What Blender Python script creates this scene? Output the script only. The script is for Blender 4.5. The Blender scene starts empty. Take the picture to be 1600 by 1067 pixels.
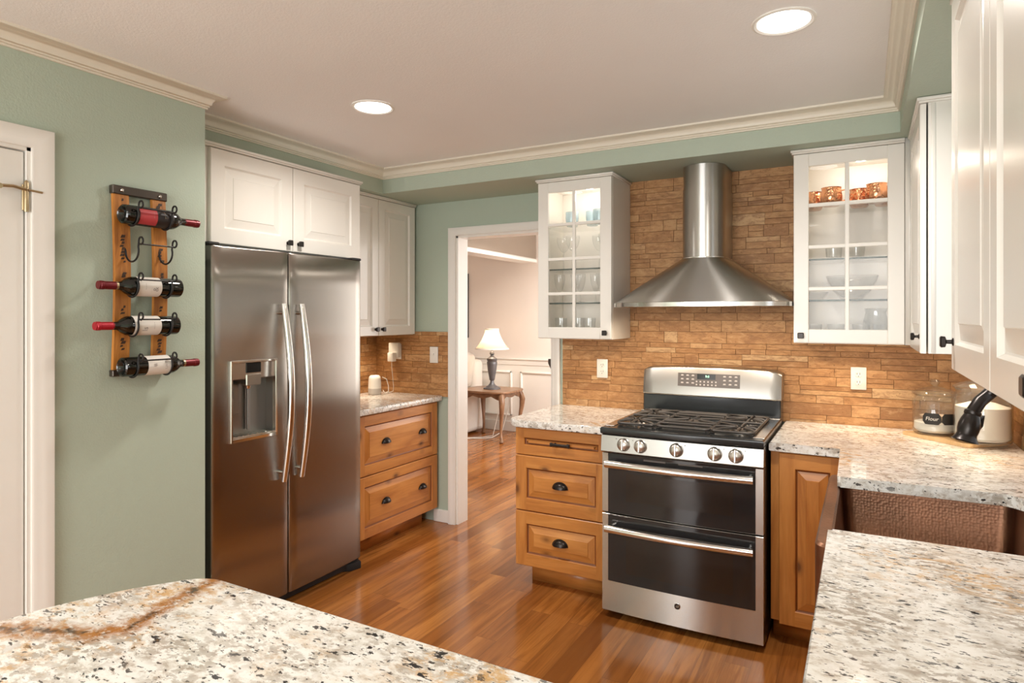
import bpy, bmesh, math, random
from mathutils import Vector, Matrix
random.seed(7)
C = bpy.context.scene
COL = C.collection
R = math.radians
PI = math.pi

# ------------------------------------------------------------------ camera
cam_d = bpy.data.cameras.new('camera'); cam = bpy.data.objects.new('camera', cam_d); COL.objects.link(cam)
cam.location = (0, 0, 1.48); cam.rotation_euler = (R(90), 0, R(28.88))
cam_d.sensor_width = 36; cam_d.lens = 22.466; cam_d.shift_y = -38.5/1600
cam_d.clip_start = 0.05
C.camera = cam
# ------------------------------------------------------------------ world, exposure, daylight, fill lamps
C.view_settings.view_transform = 'Standard'; C.view_settings.look = 'None'
C.view_settings.gamma = 1; C.view_settings.use_curve_mapping = False
C.view_settings.exposure = 0.18
C.cycles.use_denoising = True
C.cycles.max_bounces = 10; C.cycles.diffuse_bounces = 6; C.cycles.glossy_bounces = 5
C.cycles.transparent_max_bounces = 24; C.cycles.transmission_bounces = 8
C.cycles.caustics_reflective = False; C.cycles.caustics_refractive = False
C.cycles.sample_clamp_indirect = 6
w = bpy.data.worlds.new('world'); C.world = w; w.use_nodes = True
bg = w.node_tree.nodes['Background']; bg.inputs[0].default_value = (.90, .95, 1, 1); bg.inputs[1].default_value = 1.0

def lamp(name, kind, loc, energy, color, rot=(0,0,0), **kw):
    d = bpy.data.lights.new(name, kind); d.energy = energy; d.color = color
    for k, v in kw.items(): setattr(d, k, v)
    o = bpy.data.objects.new(name, d); COL.objects.link(o); o.location = loc; o.rotation_euler = rot
    return o
DAY = (1.0, .985, .96); WARM = (1.0, .80, .58); SOFT = (1.0, .93, .85)
# added fill behind the camera and in the dining room; daylight at the sink
lamp('fill_rear', 'AREA', (-1.0, -2.93, 1.25), 120, DAY, (R(90), 0, 0), shape='RECTANGLE', size=2.7, size_y=2.1)
lamp('daylight_sink', 'AREA', (.585, 2.40, 1.62), .7, DAY, (0, R(90), 0), shape='RECTANGLE', size=.95, size_y=.62)
lamp('fill_dining', 'AREA', (-1.0, 6.2, 1.5), 60, (1, .98, .95), (0, R(90), 0), shape='RECTANGLE', size=1.7, size_y=2.2)

# ------------------------------------------------------------------ helpers
ORG = {}
class MB:
    """collects shapes for one mesh object"""
    def __init__(s): s.bm = bmesh.new(); s.mi = 0; s.M = None
    def P(s, p):
        p = Vector(p)
        return s.M @ p if s.M is not None else p
    def v(s, p): return s.bm.verts.new(s.P(p))
    def f(s, vs, mi=None):
        try:
            fc = s.bm.faces.new(vs)
        except ValueError:
            return None
        fc.material_index = s.mi if mi is None else mi
        return fc
    def poly(s, pts, mi=None): return s.f([s.v(p) for p in pts], mi)
    def box(s, x0, x1, y0, y1, z0, z1, b=0, seg=1, mi=None):
        if x1 < x0: x0, x1 = x1, x0
        if y1 < y0: y0, y1 = y1, y0
        if z1 < z0: z0, z1 = z1, z0
        vs = [s.v((x, y, z)) for x in (x0, x1) for y in (y0, y1) for z in (z0, z1)]
        q = [(0,1,3,2),(4,6,7,5),(0,4,5,1),(2,3,7,6),(0,2,6,4),(1,5,7,3)]
        fs = [s.f([vs[i] for i in k], mi) for k in q]
        if b > 0:
            es = list({e for f in fs for e in f.edges})
            m = fs[0].material_index
            r = bmesh.ops.bevel(s.bm, geom=es, offset=b, segments=seg, affect='EDGES', profile=.5)
            for f in r['faces']: f.material_index = m
        return s
    def grid(s, rows, cu=False, cv=False, mi=None):
        V = [[s.v(p) for p in r] for r in rows]
        n, m = len(V), len(V[0])
        for i in range(n if cu else n-1):
            for j in range(m if cv else m-1):
                s.f([V[i][j], V[(i+1) % n][j], V[(i+1) % n][(j+1) % m], V[i][(j+1) % m]], mi)
        return V
    def lathe(s, prof, c=(0,0,0), n=24, axis='Z', mi=None, cap0=True, cap1=True):
        c = Vector(c)
        def mp(r, h, t):
            a, b = r*math.cos(t), r*math.sin(t)
            return c + (Vector((a, b, h)) if axis == 'Z' else Vector((h, a, b)) if axis == 'X' else Vector((b, h, a)))
        rows = [[mp(r, h, 2*PI*k/n) for k in range(n)] for r, h in prof]
        V = s.grid(rows, cv=True, mi=mi)
        if cap0 and prof[0][0] > 1e-5: s.f(V[0][::-1], mi)
        if cap1 and prof[-1][0] > 1e-5: s.f(V[-1], mi)
        return s
    def tube(s, path, r, n=8, cap=True, mi=None, flat=1.0):
        path = [Vector(p) for p in path]; k = len(path)
        rr = r if isinstance(r, (list, tuple)) else [r]*k
        t0 = (path[1]-path[0]).normalized()
        up = Vector((0,0,1)) if abs(t0.z) < .9 else Vector((1,0,0))
        nrm = t0.cross(up).normalized()
        rows = []
        for i, p in enumerate(path):
            t = (path[min(i+1, k-1)]-path[max(i-1, 0)])
            t = t.normalized() if t.length > 1e-9 else t0
            nrm = (nrm - t*nrm.dot(t)).normalized(); bn = t.cross(nrm)
            rows.append([p + (nrm*math.cos(2*PI*j/n)+bn*math.sin(2*PI*j/n)*flat)*rr[i] for j in range(n)])
        V = s.grid(rows, cv=True, mi=mi)
        if cap: s.f(V[0][::-1], mi); s.f(V[-1], mi)
        return s
    def prism(s, poly, z0, z1, b=0, mi=None, seg=2):
        lo = [s.v((x, y, z0)) for x, y in poly]; hi = [s.v((x, y, z1)) for x, y in poly]
        n = len(poly); fs = [s.f(lo[::-1], mi), s.f(hi, mi)]
        for i in range(n): fs.append(s.f([lo[i], lo[(i+1) % n], hi[(i+1) % n], hi[i]], mi))
        if b > 0:
            es = list(set(fs[0].edges) | set(fs[1].edges))
            bmesh.ops.bevel(s.bm, geom=es, offset=b, segments=seg, affect='EDGES', profile=.5)
        return s
    def build(s, name, mats, parent=None, org=None, ang=35):
        me = bpy.data.meshes.new(name)
        bmesh.ops.recalc_face_normals(s.bm, faces=s.bm.faces[:])
        o = bpy.data.objects.new(name, me); COL.objects.link(o)
        if parent is not None:
            o.parent = parent; ORG[o.name] = ORG[parent.name]
        else:
            ORG[o.name] = Vector(org if org is not None else (0,0,0)); o.location = ORG[o.name]
        off = -ORG[o.name]
        if off.length > 0: bmesh.ops.translate(s.bm, verts=s.bm.verts[:], vec=off)
        s.bm.to_mesh(me); s.bm.free()
        for m in (mats if isinstance(mats, (list, tuple)) else [mats]): me.materials.append(m)
        me.set_sharp_from_angle(angle=R(ang))
        me.polygons.foreach_set('use_smooth', [len(p.vertices) < 5 and p.area < .1 for p in me.polygons])
        return o

def tag(o, label=None, cat=None, group=None, kind=None):
    if label: o['label'] = label
    if cat: o['category'] = cat
    if group: o['group'] = group
    if kind: o['kind'] = kind
    return o
def thing(name, label, cat, loc, group=None, rot=(0,0,0), local=False):
    o = bpy.data.objects.new(name, None); COL.objects.link(o); o.location = loc; o.rotation_euler = rot
    o.empty_display_size = .05
    ORG[o.name] = Vector((0,0,0)) if local else Vector(loc)
    return tag(o, label, cat, group)
def struct(name, mb, mats, ang=35): return tag(mb.build(name, mats, ang=ang), kind='structure')
def copy_tree(o, parent=None):
    c = o.copy(); COL.objects.link(c)
    if parent is not None: c.parent = parent
    for ch in [x for x in bpy.data.objects if x.parent == o]: copy_tree(ch, c)
    return c
def repeat(o, loc, label, group=None, rot=None):
    kids = [x for x in o.children]
    c = copy_tree(o); c.location = loc; c['label'] = label
    if group: c['group'] = group
    if rot: c.rotation_euler = rot
    return c

# ------------------------------------------------------------------ materials
class NT:
    def __init__(s, name):
        s.m = bpy.data.materials.new(name); s.m.use_nodes = True; s.t = s.m.node_tree
        s.b = s.t.nodes['Principled BSDF']; s.out = s.t.nodes['Material Output']
    def n(s, typ, **kw):
        nd = s.t.nodes.new(typ)
        for k, v in kw.items(): setattr(nd, k, v)
        return nd
    def l(s, a, b): s.t.links.new(a, b)
    def inp(s, nd, i, val):
        if hasattr(val, 'is_output') or isinstance(val, bpy.types.NodeSocket): s.l(val, nd.inputs[i])
        else: nd.inputs[i].default_value = val
    def math(s, op, a, b=0.0, c=None, clamp=False):
        nd = s.n('ShaderNodeMath', operation=op, use_clamp=clamp); s.inp(nd, 0, a); s.inp(nd, 1, b)
        if c is not None: s.inp(nd, 2, c)
        return nd.outputs[0]
    def vmath(s, op, a, b=(0,0,0)):
        nd = s.n('ShaderNodeVectorMath', operation=op); s.inp(nd, 0, a); s.inp(nd, 1, b)
        return nd.outputs['Value'] if op in ('DOT_PRODUCT', 'LENGTH', 'DISTANCE') else nd.outputs[0]
    def obj(s): return s.n('ShaderNodeTexCoord').outputs['Object']
    def pos(s): return s.n('ShaderNodeNewGeometry').outputs['Position']
    def map(s, v, scale=(1,1,1), rot=(0,0,0), loc=(0,0,0)):
        nd = s.n('ShaderNodeMapping'); s.l(v, nd.inputs[0]); nd.inputs['Scale'].default_value = scale
        nd.inputs['Rotation'].default_value = rot; nd.inputs['Location'].default_value = loc
        return nd.outputs[0]
    def noise(s, v, scale, detail=4, rough=.55, dist=0, col=False):
        nd = s.n('ShaderNodeTexNoise'); s.l(v, nd.inputs['Vector']); nd.inputs['Scale'].default_value = scale
        nd.inputs['Detail'].default_value = detail; nd.inputs['Roughness'].default_value = rough; nd.inputs['Distortion'].default_value = dist
        return nd.outputs['Color' if col else 'Fac']
    def ramp(s, v, stops, interp='LINEAR'):
        nd = s.n('ShaderNodeValToRGB'); s.l(v, nd.inputs[0]); e = nd.color_ramp; e.interpolation = interp
        while len(e.elements) < len(stops): e.elements.new(.5)
        for el, (p, c) in zip(e.elements, stops):
            el.position = p; el.color = (c, c, c, 1) if isinstance(c, (int, float)) else (*c, 1)
        return nd.outputs[0]
    def mix(s, f, a, b, bt='MIX'):
        nd = s.n('ShaderNodeMix', data_type='RGBA', blend_type=bt)
        for i, v in ((0, f), (6, a), (7, b)):
            if isinstance(v, bpy.types.NodeSocket): s.l(v, nd.inputs[i])
            elif i == 0: nd.inputs[0].default_value = v
            else: nd.inputs[i].default_value = (*v, 1)
        return nd.outputs[2]
    def bump(s, h, strength=.3, dist=.01):
        nd = s.n('ShaderNodeBump'); s.l(h, nd.inputs['Height']); nd.inputs['Strength'].default_value = strength
        nd.inputs['Distance'].default_value = dist; s.l(nd.outputs[0], s.b.inputs['Normal'])
    def set(s, **kw):
        for k, v in kw.items():
            k = k.replace('_', ' ')
            i = s.b.inputs[k]
            if isinstance(v, bpy.types.NodeSocket): s.l(v, i)
            elif isinstance(v, tuple) and len(v) == 3 and k != 'Normal': i.default_value = (*v, 1)
            else: i.default_value = v
        return s

def plain(name, col, rough=.5, metal=0, spec=.5, coat=0, var=.0):
    t = NT(name); c = col
    if var:
        n = t.noise(t.obj(), 9, 3)
        c = t.mix(n, tuple(x*(1-var) for x in col), tuple(min(1, x*(1+var)) for x in col))
    t.set(Base_Color=c, Roughness=rough, Metallic=metal, Coat_Weight=coat)
    t.b.inputs['Specular IOR Level'].default_value = spec
    return t.m
def emit(name, col, strength):
    t = NT(name); t.set(Base_Color=(.8,.8,.8), Emission_Color=col, Emission_Strength=strength); return t.m

def painted(name, col, rough, bump=.12, scale=160):
    t = NT(name); p = t.pos()
    t.set(Base_Color=t.mix(t.noise(p, 2.2, 3), tuple(x*.97 for x in col), tuple(min(1, x*1.03) for x in col)), Roughness=rough)
    t.bump(t.noise(p, scale, 3, .6), bump, .004)
    return t.m
M = {}
M['green'] = painted('green_wall_paint', (.425, .500, .415), .62, .35, 130)
M['ceiling'] = painted('ceiling_paint', (.88, .88, .885), .8, .3, 140)
M['crown'] = painted('crown_paint', (.74, .70, .60), .4, .02)
M['white'] = painted('cabinet_white_paint', (.80, .78, .735), .26, .015, 60)
M['trimwhite'] = painted('trim_white_paint', (.80, .785, .745), .32, .02, 60)
M['inside'] = painted('cabinet_inside_white', (.86, .82, .76), .45, .01)
M['dining'] = painted('dining_wall_paint', (.84, .78, .72), .7, .1)
M['tan'] = painted('tan_beam_paint', (.27, .215, .165), .7, .1)
M['black'] = plain('black_iron', (.018, .017, .017), .38, .3, var=.2)
M['bronze'] = plain('dark_bronze_pull', (.035, .030, .028), .3, .75, var=.25)
M['castiron'] = plain('cast_iron_grate', (.075, .066, .060), .42, .2, var=.25)
M['blackenamel'] = plain('black_enamel', (.022, .025, .027), .16)
M['darkplastic'] = plain('dark_grey_plastic', (.035, .036, .038), .42)
M['plate'] = plain('white_plastic', (.80, .78, .73), .35)
M['slot'] = plain('outlet_slot', (.06, .05, .05), .6)
M['brass'] = plain('aged_brass', (.52, .42, .26), .3, .9, var=.1)
M['glaze'] = plain('panel_grey_film', (.115, .095, .085), .35)
M['keys'] = plain('key_print', (.55, .50, .47), .5)
M['lcd'] = plain('display_black', (.008, .008, .008), .12)
M['digits'] = emit('display_green', (.15, 1, .45), 1.6)
M['flour'] = plain('white_flour', (.86, .82, .77), .9, var=.03)
M['filter'] = plain('brown_paper_filter', (.62, .47, .34), .85, var=.1)
M['chalk'] = plain('chalkboard_label', (.018, .017, .016), .6)
M['chalkink'] = plain('chalk_writing', (.75, .73, .68), .7)
M['fabric'] = plain('white_slipcover', (.80, .76, .71), .9, var=.04)
M['greyfabric'] = plain('grey_speaker_fabric', (.50, .47, .44), .9)
M['label'] = plain('paper_label', (.74, .71, .66), .7, var=.04)
M['ink'] = plain('label_ink', (.10, .09, .09), .7)
M['inkgrey'] = plain('label_grey_ink', (.36, .33, .31), .7)
M['capsule'] = plain('burgundy_foil', (.16, .012, .018), .3, .35)
M['capsulered'] = plain('red_foil', (.42, .015, .03), .3, .3)
M['darkbottle'] = plain('dark_wine_glass', (.004, .005, .004), .04, spec=.7)
M['rust'] = plain('dark_forged_band', (.085, .070, .058), .4, .7, var=.25)
M['pewter'] = plain('grey_lamp_metal', (.15, .15, .16), .42, .5, var=.25)
M['cable'] = plain('white_cable', (.74, .70, .64), .5)
M['steelbright'] = plain('bright_steel', (.72, .70, .67), .18, 1)
M['knobsteel'] = plain('satin_knob_metal', (.70, .67, .63), .3, 1)
M['nichesteel'] = plain('dispenser_grey_metal', (.30, .29, .275), .32, .9)
M['satinsteel'] = plain('satin_steel', (.42, .405, .38), .33, 1)
M['gasket'] = plain('dark_gasket', (.012, .012, .013), .6)
M['lens'] = emit('lamp_lens', (1, .95, .88), 9)
M['puck'] = emit('puck_lens', (1, .90, .76), 14)
M['hoodlens'] = emit('hood_lens', (1, .86, .66), 8)

def steel(name, col, rough, aniso, rotv, streak):
    t = NT(name); o = t.pos()
    n = t.noise(t.map(o, streak), 1.0, 3, .6)
    t.set(Base_Color=t.mix(n, tuple(x*.992 for x in col), col), Metallic=1.0,
          Roughness=t.math('MULTIPLY_ADD', n, .012, rough-.006), Anisotropic=aniso, Anisotropic_Rotation=rotv)
    tg = t.n('ShaderNodeTangent', direction_type='RADIAL', axis='Z'); t.l(tg.outputs[0], t.b.inputs['Tangent'])
    return t.m
M['fridgesteel'] = steel('fridge_brushed_steel', (.365, .34, .31), .25, .93, 0.0, (3, 3, 420))
M['steel'] = steel('range_brushed_steel', (.55, .53, .50), .27, .9, .25, (3, 3, 300))
M['hoodsteel'] = steel('hood_brushed_steel', (.56, .55, .53), .33, .9, .25, (3, 3, 300))

def glassy(name, tint, refl=1.0, alpha=0.0):
    """thin clear glass: lets light straight through, mirrors by Fresnel"""
    t = NT(name)
    g = t.n('ShaderNodeNewGeometry'); c = t.math('ABSOLUTE', t.vmath('DOT_PRODUCT', g.outputs['Normal'], g.outputs['Incoming']))
    fr = t.math('MULTIPLY_ADD', t.math('POWER', t.math('SUBTRACT', 1.0, c, clamp=True), 5.0), .95, .045)
    tr = t.n('ShaderNodeBsdfTransparent'); tr.inputs[0].default_value = (*tint, 1)
    gl = t.n('ShaderNodeBsdfGlossy'); gl.inputs['Roughness'].default_value = .03
    mx = t.n('ShaderNodeMixShader'); t.l(t.math('MULTIPLY', fr, refl, clamp=True), mx.inputs[0])
    t.l(tr.outputs[0], mx.inputs[1]); t.l(gl.outputs[0], mx.inputs[2])
    last = mx
    if alpha:
        df = t.n('ShaderNodeBsdfDiffuse'); df.inputs[0].default_value = (*[min(1, x*.9) for x in tint], 1)
        m2 = t.n('ShaderNodeMixShader'); m2.inputs[0].default_value = alpha
        t.l(mx.outputs[0], m2.inputs[1]); t.l(df.outputs[0], m2.inputs[2]); last = m2
    t.l(last.outputs[0], t.out.inputs[0]); t.t.nodes.remove(t.b)
    return t.m
M['pane'] = glassy('cabinet_glass_pane', (.995, .995, .995), .4)
M['glass'] = glassy('clear_drinking_glass', (.97, .975, .975), 1.6, .02)
M['jar'] = glassy('jar_glass', (.95, .96, .95), 1.3, .02)
M['blueglass'] = glassy('blue_tumbler_glass', (.78, .87, .90), 1.4, .30)
M['shelfglass'] = glassy('glass_shelf', (.985, .99, .985), .5)
M['shelfedge'] = plain('glass_shelf_edge', (.10, .13, .12), .2)

def granite():
    t = NT('speckled_granite'); p = t.pos()
    q = t.map(p, (.95, 1.5, 1.2), (0, 0, R(9)))
    warp = t.noise(p, 7, 3, .5, 0, True)
    q2 = t.n('ShaderNodeMix', data_type='VECTOR'); q2.inputs[0].default_value = .045
    t.l(q, q2.inputs[4]); t.l(warp, q2.inputs[5]); q = q2.outputs[1]
    base = t.ramp(t.noise(q, 34, 5, .66), [(.33, (.52, .46, .40)), (.42, (.72, .69, .64)), (.52, (.84, .83, .80)), (.70, (.88, .87, .85))])
    # grey-brown clouds of grains
    cl = t.math('MULTIPLY', t.ramp(t.noise(q, 5.5, 4, .6), [(.44, 0), (.62, 1)]), t.ramp(t.noise(q, 42, 4, .65), [(.47, 0), (.54, .85)]))
    c = t.mix(cl, base, (.36, .305, .25))
    fine = t.ramp(t.noise(t.map(q, loc=(5, 2, 0)), 60, 4, .65), [(.595, 0), (.635, .75)])
    c = t.mix(fine, c, (.42, .365, .305))
    # gold stains
    gm = t.math('MULTIPLY', t.ramp(t.noise(p, 2.6, 3, .5), [(.53, 0), (.66, 1)]), t.ramp(t.noise(q, 24, 6, .72), [(.49, 0), (.60, .8)]))
    c = t.mix(gm, c, (.62, .36, .12))
    # dark flecks
    df = t.ramp(t.noise(t.map(q, (1, 1.35, 1)), 31, 4, .6), [(.615, 0), (.64, 1)])
    df = t.math('MULTIPLY', df, t.ramp(t.noise(p, 6, 2, .5), [(.36, .35), (.52, 1)]))
    c = t.mix(df, c, (.022, .022, .024))
    df2 = t.ramp(t.noise(t.map(q, (1, 1.3, 1), loc=(3, 1, 2)), 66, 3, .55), [(.63, 0), (.655, .9)])
    c = t.mix(df2, c, (.055, .048, .044))
    # the rust vein across the corner of the peninsula
    pw = t.n('ShaderNodeMix', data_type='VECTOR'); pw.inputs[0].default_value = .06
    nz = t.vmath('SUBTRACT', t.noise(p, 22, 4, .65, 0, True), (.5, .5, .5))
    sc = t.n('ShaderNodeVectorMath', operation='SCALE'); t.l(nz, sc.inputs[0]); sc.inputs['Scale'].default_value = .075
    pp = t.vmath('MULTIPLY', t.vmath('ADD', p, sc.outputs[0]), (1, 1, 0))
    pts = [(-1.46, .535), (-1.30, .602), (-1.205, .632), (-1.172, .68), (-1.198, .775), (-1.225, .90)]
    dmin = None
    for a, b in zip(pts, pts[1:]):
        ab = (b[0]-a[0], b[1]-a[1], 0); L2 = ab[0]**2+ab[1]**2
        pa = t.vmath('SUBTRACT', pp, (a[0], a[1], 0))
        hh = t.math('DIVIDE', t.vmath('DOT_PRODUCT', pa, ab), L2, clamp=True)
        s2 = t.n('ShaderNodeVectorMath', operation='SCALE'); s2.inputs[0].default_value = ab; t.l(hh, s2.inputs['Scale'])
        d = t.vmath('LENGTH', t.vmath('SUBTRACT', pa, s2.outputs[0]))
        dmin = d if dmin is None else t.math('MINIMUM', dmin, d)
    vm = t.math('MULTIPLY', t.ramp(dmin, [(.006, .98), (.018, .7), (.040, 0)]), t.ramp(t.noise(q, 46, 4, .65), [(.36, .15), (.52, 1)]))
    c = t.mix(t.math('MULTIPLY', t.ramp(dmin, [(.03, .9), (.13, 0)]), t.ramp(t.noise(q, 26, 5, .7), [(.52, 0), (.60, .7)])), c, (.60, .33, .10))
    c = t.mix(vm, c, (.38, .150, .030))
    vd = t.ramp(dmin, [(.004, .9), (.016, 0)])
    c = t.mix(t.math('MULTIPLY', vd, t.ramp(t.noise(p, 30, 3), [(.45, 0), (.6, 1)])), c, (.06, .035, .02))
    t.set(Base_Color=c, Roughness=.09)
    t.b.inputs['Specular IOR Level'].default_value = .5
    return t.m
M['granite'] = granite()

def planks():
    t = NT('hickory_floor_boards'); p = t.pos()
    s = t.n('ShaderNodeSeparateXYZ'); t.l(p, s.inputs[0]); X, Y = s.outputs[0], s.outputs[1]
    W, L = .105, .95
    u = t.math('DIVIDE', X, W); ru = t.math('FLOOR', u); fu = t.math('FRACT', u)
    w1 = t.n('ShaderNodeTexWhiteNoise', noise_dimensions='1D'); t.l(ru, w1.inputs['W'])
    v = t.math('ADD', t.math('DIVIDE', Y, L), t.math('MULTIPLY', w1.outputs[0], 7.3)); rv = t.math('FLOOR', v); fv = t.math('FRACT', v)
    cb = t.n('ShaderNodeCombineXYZ'); t.l(ru, cb.inputs[0]); t.l(rv, cb.inputs[1])
    w2 = t.n('ShaderNodeTexWhiteNoise', noise_dimensions='2D'); t.l(cb.outputs[0], w2.inputs['Vector'])
    rnd = w2.outputs[0]
    base = t.ramp(rnd, [(0, (.20, .066, .014)), (.2, (.36, .128, .027)), (.55, (.43, .160, .034)), (.85, (.50, .200, .047)), (1, (.27, .090, .019))])
    off = t.n('ShaderNodeCombineXYZ'); t.l(t.math('MULTIPLY', rnd, 31), off.inputs[0]); t.l(t.math('MULTIPLY', rnd, 17), off.inputs[1])
    q = t.vmath('ADD', p, off.outputs[0])
    g1 = t.noise(t.map(q, (26, 1.6, 1)), 1.0, 5, .6, .8)
    c = t.mix(t.ramp(g1, [(.35, .7), (.6, 0)]), base, (.17, .052, .011))
    g2 = t.noise(t.map(q, (150, 5, 1)), 1.0, 2, .6)
    c = t.mix(t.ramp(g2, [(.5, 0), (.75, .30)]), c, (.14, .05, .014))
    g3 = t.noise(t.map(q, (7, 1.1, 1)), 1.0, 3, .5)
    c = t.mix(t.ramp(g3, [(.5, 0), (.72, .28)]), c, (.52, .22, .06))
    e1 = t.math('LESS_THAN', t.math('MINIMUM', fu, t.math('SUBTRACT', 1.0, fu)), .010)
    e2 = t.math('LESS_THAN', t.math('MINIMUM', fv, t.math('SUBTRACT', 1.0, fv)), .0011)
    edge = t.math('MAXIMUM', e1, e2)
    c = t.mix(t.math('MULTIPLY', edge, .45), c, (.07, .026, .008))
    t.set(Base_Color=c, Roughness=t.math('MULTIPLY_ADD', g1, .12, .11))
    t.bump(t.math('SUBTRACT', t.math('MULTIPLY', g1, .25), edge), .22, .003)
    return t.m
M['floor'] = planks()

def alder(name, horiz):
    t = NT(name); p = t.pos(); oi = t.n('ShaderNodeObjectInfo')
    cb = t.n('ShaderNodeCombineXYZ'); r = oi.outputs['Random']
    for i, k in enumerate((13, 29, 41)): t.l(t.math('MULTIPLY', r, k), cb.inputs[i])
    q = t.vmath('ADD', p, cb.outputs[0])
    sc = (2.6, 2.6, 26) if horiz else (26, 26, 2.6)
    g = t.noise(t.map(q, sc), .55, 5, .6, .9)
    c = t.ramp(g, [(.30, (.40, .140, .030)), (.5, (.57, .235, .055)), (.68, (.66, .300, .082))])
    f = t.noise(t.map(q, tuple(k*4 for k in sc)), .7, 2, .5)
    c = t.mix(t.ramp(f, [(.5, 0), (.75, .28)]), c, (.36, .13, .03))
    b = t.noise(t.map(q, (2.2, 2.2, 4) if horiz else (4, 4, 2.2)), 1.4, 3, .5)
    c = t.mix(t.ramp(b, [(.48, 0), (.7, .34)]), c, (.44, .155, .036))
    vo = t.n('ShaderNodeTexVoronoi'); t.l(t.map(q, (5, 5, 8.5) if horiz else (8.5, 8.5, 4.5)), vo.inputs['Vector']); vo.inputs['Scale'].default_value = 1.0
    c = t.mix(t.ramp(vo.outputs['Distance'], [(.06, .9), (.13, .4), (.24, 0)]), c, (.13, .045, .015))
    t.set(Base_Color=c, Roughness=.33)
    t.bump(f, .05, .002)
    return t.m
M['alderv'] = alder('knotty_alder_upright', False); M['alderh'] = alder('knotty_alder_level', True)

def stone():
    t = NT('split_travertine'); p = t.pos()
    at = t.n('ShaderNodeAttribute', attribute_name='tone', attribute_type='GEOMETRY'); k = at.outputs['Fac']
    c = t.ramp(k, [(0, (.29, .135, .048)), (.25, (.40, .195, .070)), (.55, (.46, .232, .086)), (.8, (.53, .290, .122)), (1, (.62, .40, .205))])
    off = t.n('ShaderNodeCombineXYZ'); t.l(t.math('MULTIPLY', k, 37), off.inputs[2]); q = t.vmath('ADD', p, off.outputs[0])
    n1 = t.noise(t.map(q, (1, 1, 2.6)), 16, 6, .7, .6)
    c = t.mix(t.ramp(n1, [(.36, .75), (.54, 0)]), c, (.27, .120, .042))
    c = t.mix(t.ramp(n1, [(.53, 0), (.70, .6)]), c, (.62, .385, .19))
    pit = t.ramp(t.noise(t.map(q, (1, 1, 1.8)), 60, 3, .6), [(.64, 0), (.72, .75)])
    c = t.mix(pit, c, (.22, .10, .035))
    t.set(Base_Color=c, Roughness=.55)
    t.bump(t.math('SUBTRACT', t.noise(q, 45, 5, .65), t.math('MULTIPLY', pit, .7)), .55, .006)
    return t.m
M['stone'] = stone(); M['grout'] = plain('stone_joint', (.29, .155, .062), .9)

def copper():
    t = NT('hammered_copper'); p = t.pos()
    vo = t.n('ShaderNodeTexVoronoi', feature='SMOOTH_F1'); t.l(p, vo.inputs['Vector']); vo.inputs['Randomness'].default_value = .55; vo.inputs['Scale'].default_value = 100; vo.inputs['Smoothness'].default_value = .35
    n = t.noise(p, 5, 4, .6)
    t.set(Base_Color=t.ramp(n, [(.32, (.20, .105, .066)), (.55, (.31, .160, .098)), (.75, (.42, .215, .130))]), Metallic=.9,
          Roughness=t.math('MULTIPLY_ADD', n, .25, .24))
    t.bump(vo.outputs['Distance'], .22, .003)
    return t.m
M['copper'] = copper()
def mugcopper():
    t = NT('hammered_mug_copper'); p = t.obj()
    vo = t.n('ShaderNodeTexVoronoi', feature='SMOOTH_F1'); t.l(p, vo.inputs['Vector']); vo.inputs['Scale'].default_value = 85
    t.set(Base_Color=(.72, .34, .17), Metallic=1.0, Roughness=.2); t.bump(vo.outputs['Distance'], .5, .008)
    return t.m
M['mug'] = mugcopper()
M['alderglaze'] = plain('alder_glazed_groove', (.20, .062, .014), .4)
def wood(name, a, b, scale, rough):
    t = NT(name); g = t.noise(t.map(t.obj(), scale), 1.0, 5, .6, .7)
    t.set(Base_Color=t.ramp(g, [(.32, a), (.68, b)]), Roughness=rough); return t.m
M['stave'] = wood('oak_stave', (.26, .085, .014), (.58, .235, .045), (30, 30, 4), .42)
M['brand'] = plain('burnt_marking', (.045, .022, .012), .6)
M['walnut'] = wood('walnut_table', (.17, .085, .042), (.34, .19, .105), (6, 24, 6), .3)
M['bamboo'] = wood('bamboo_board', (.62, .40, .19), (.72, .50, .27), (30, 5, 5), .4)
M['darkwood'] = wood('dark_carved_wood', (.03, .022, .02), (.075, .055, .045), (20, 20, 5), .35)
def shade():
    t = NT('cream_lamp_shade')
    df = t.n('ShaderNodeBsdfDiffuse'); df.inputs[0].default_value = (.92, .80, .66, 1)
    tl = t.n('ShaderNodeBsdfTranslucent'); tl.inputs[0].default_value = (1, .80, .60, 1)
    mx = t.n('ShaderNodeMixShader'); mx.inputs[0].default_value = .55
    t.l(df.outputs[0], mx.inputs[1]); t.l(tl.outputs[0], mx.inputs[2]); t.l(mx.outputs[0], t.out.inputs[0]); t.t.nodes.remove(t.b)
    return t.m
M['shade'] = shade()
def ovenglass():
    t = NT('oven_door_glass'); t.set(Base_Color=(.026, .027, .029), Roughness=.06); t.b.inputs['Specular IOR Level'].default_value = .55
    return t.m
M['ovenglass'] = ovenglass()
M['ovenwin'] = plain('oven_window', (.030, .026, .024), .12)

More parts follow.
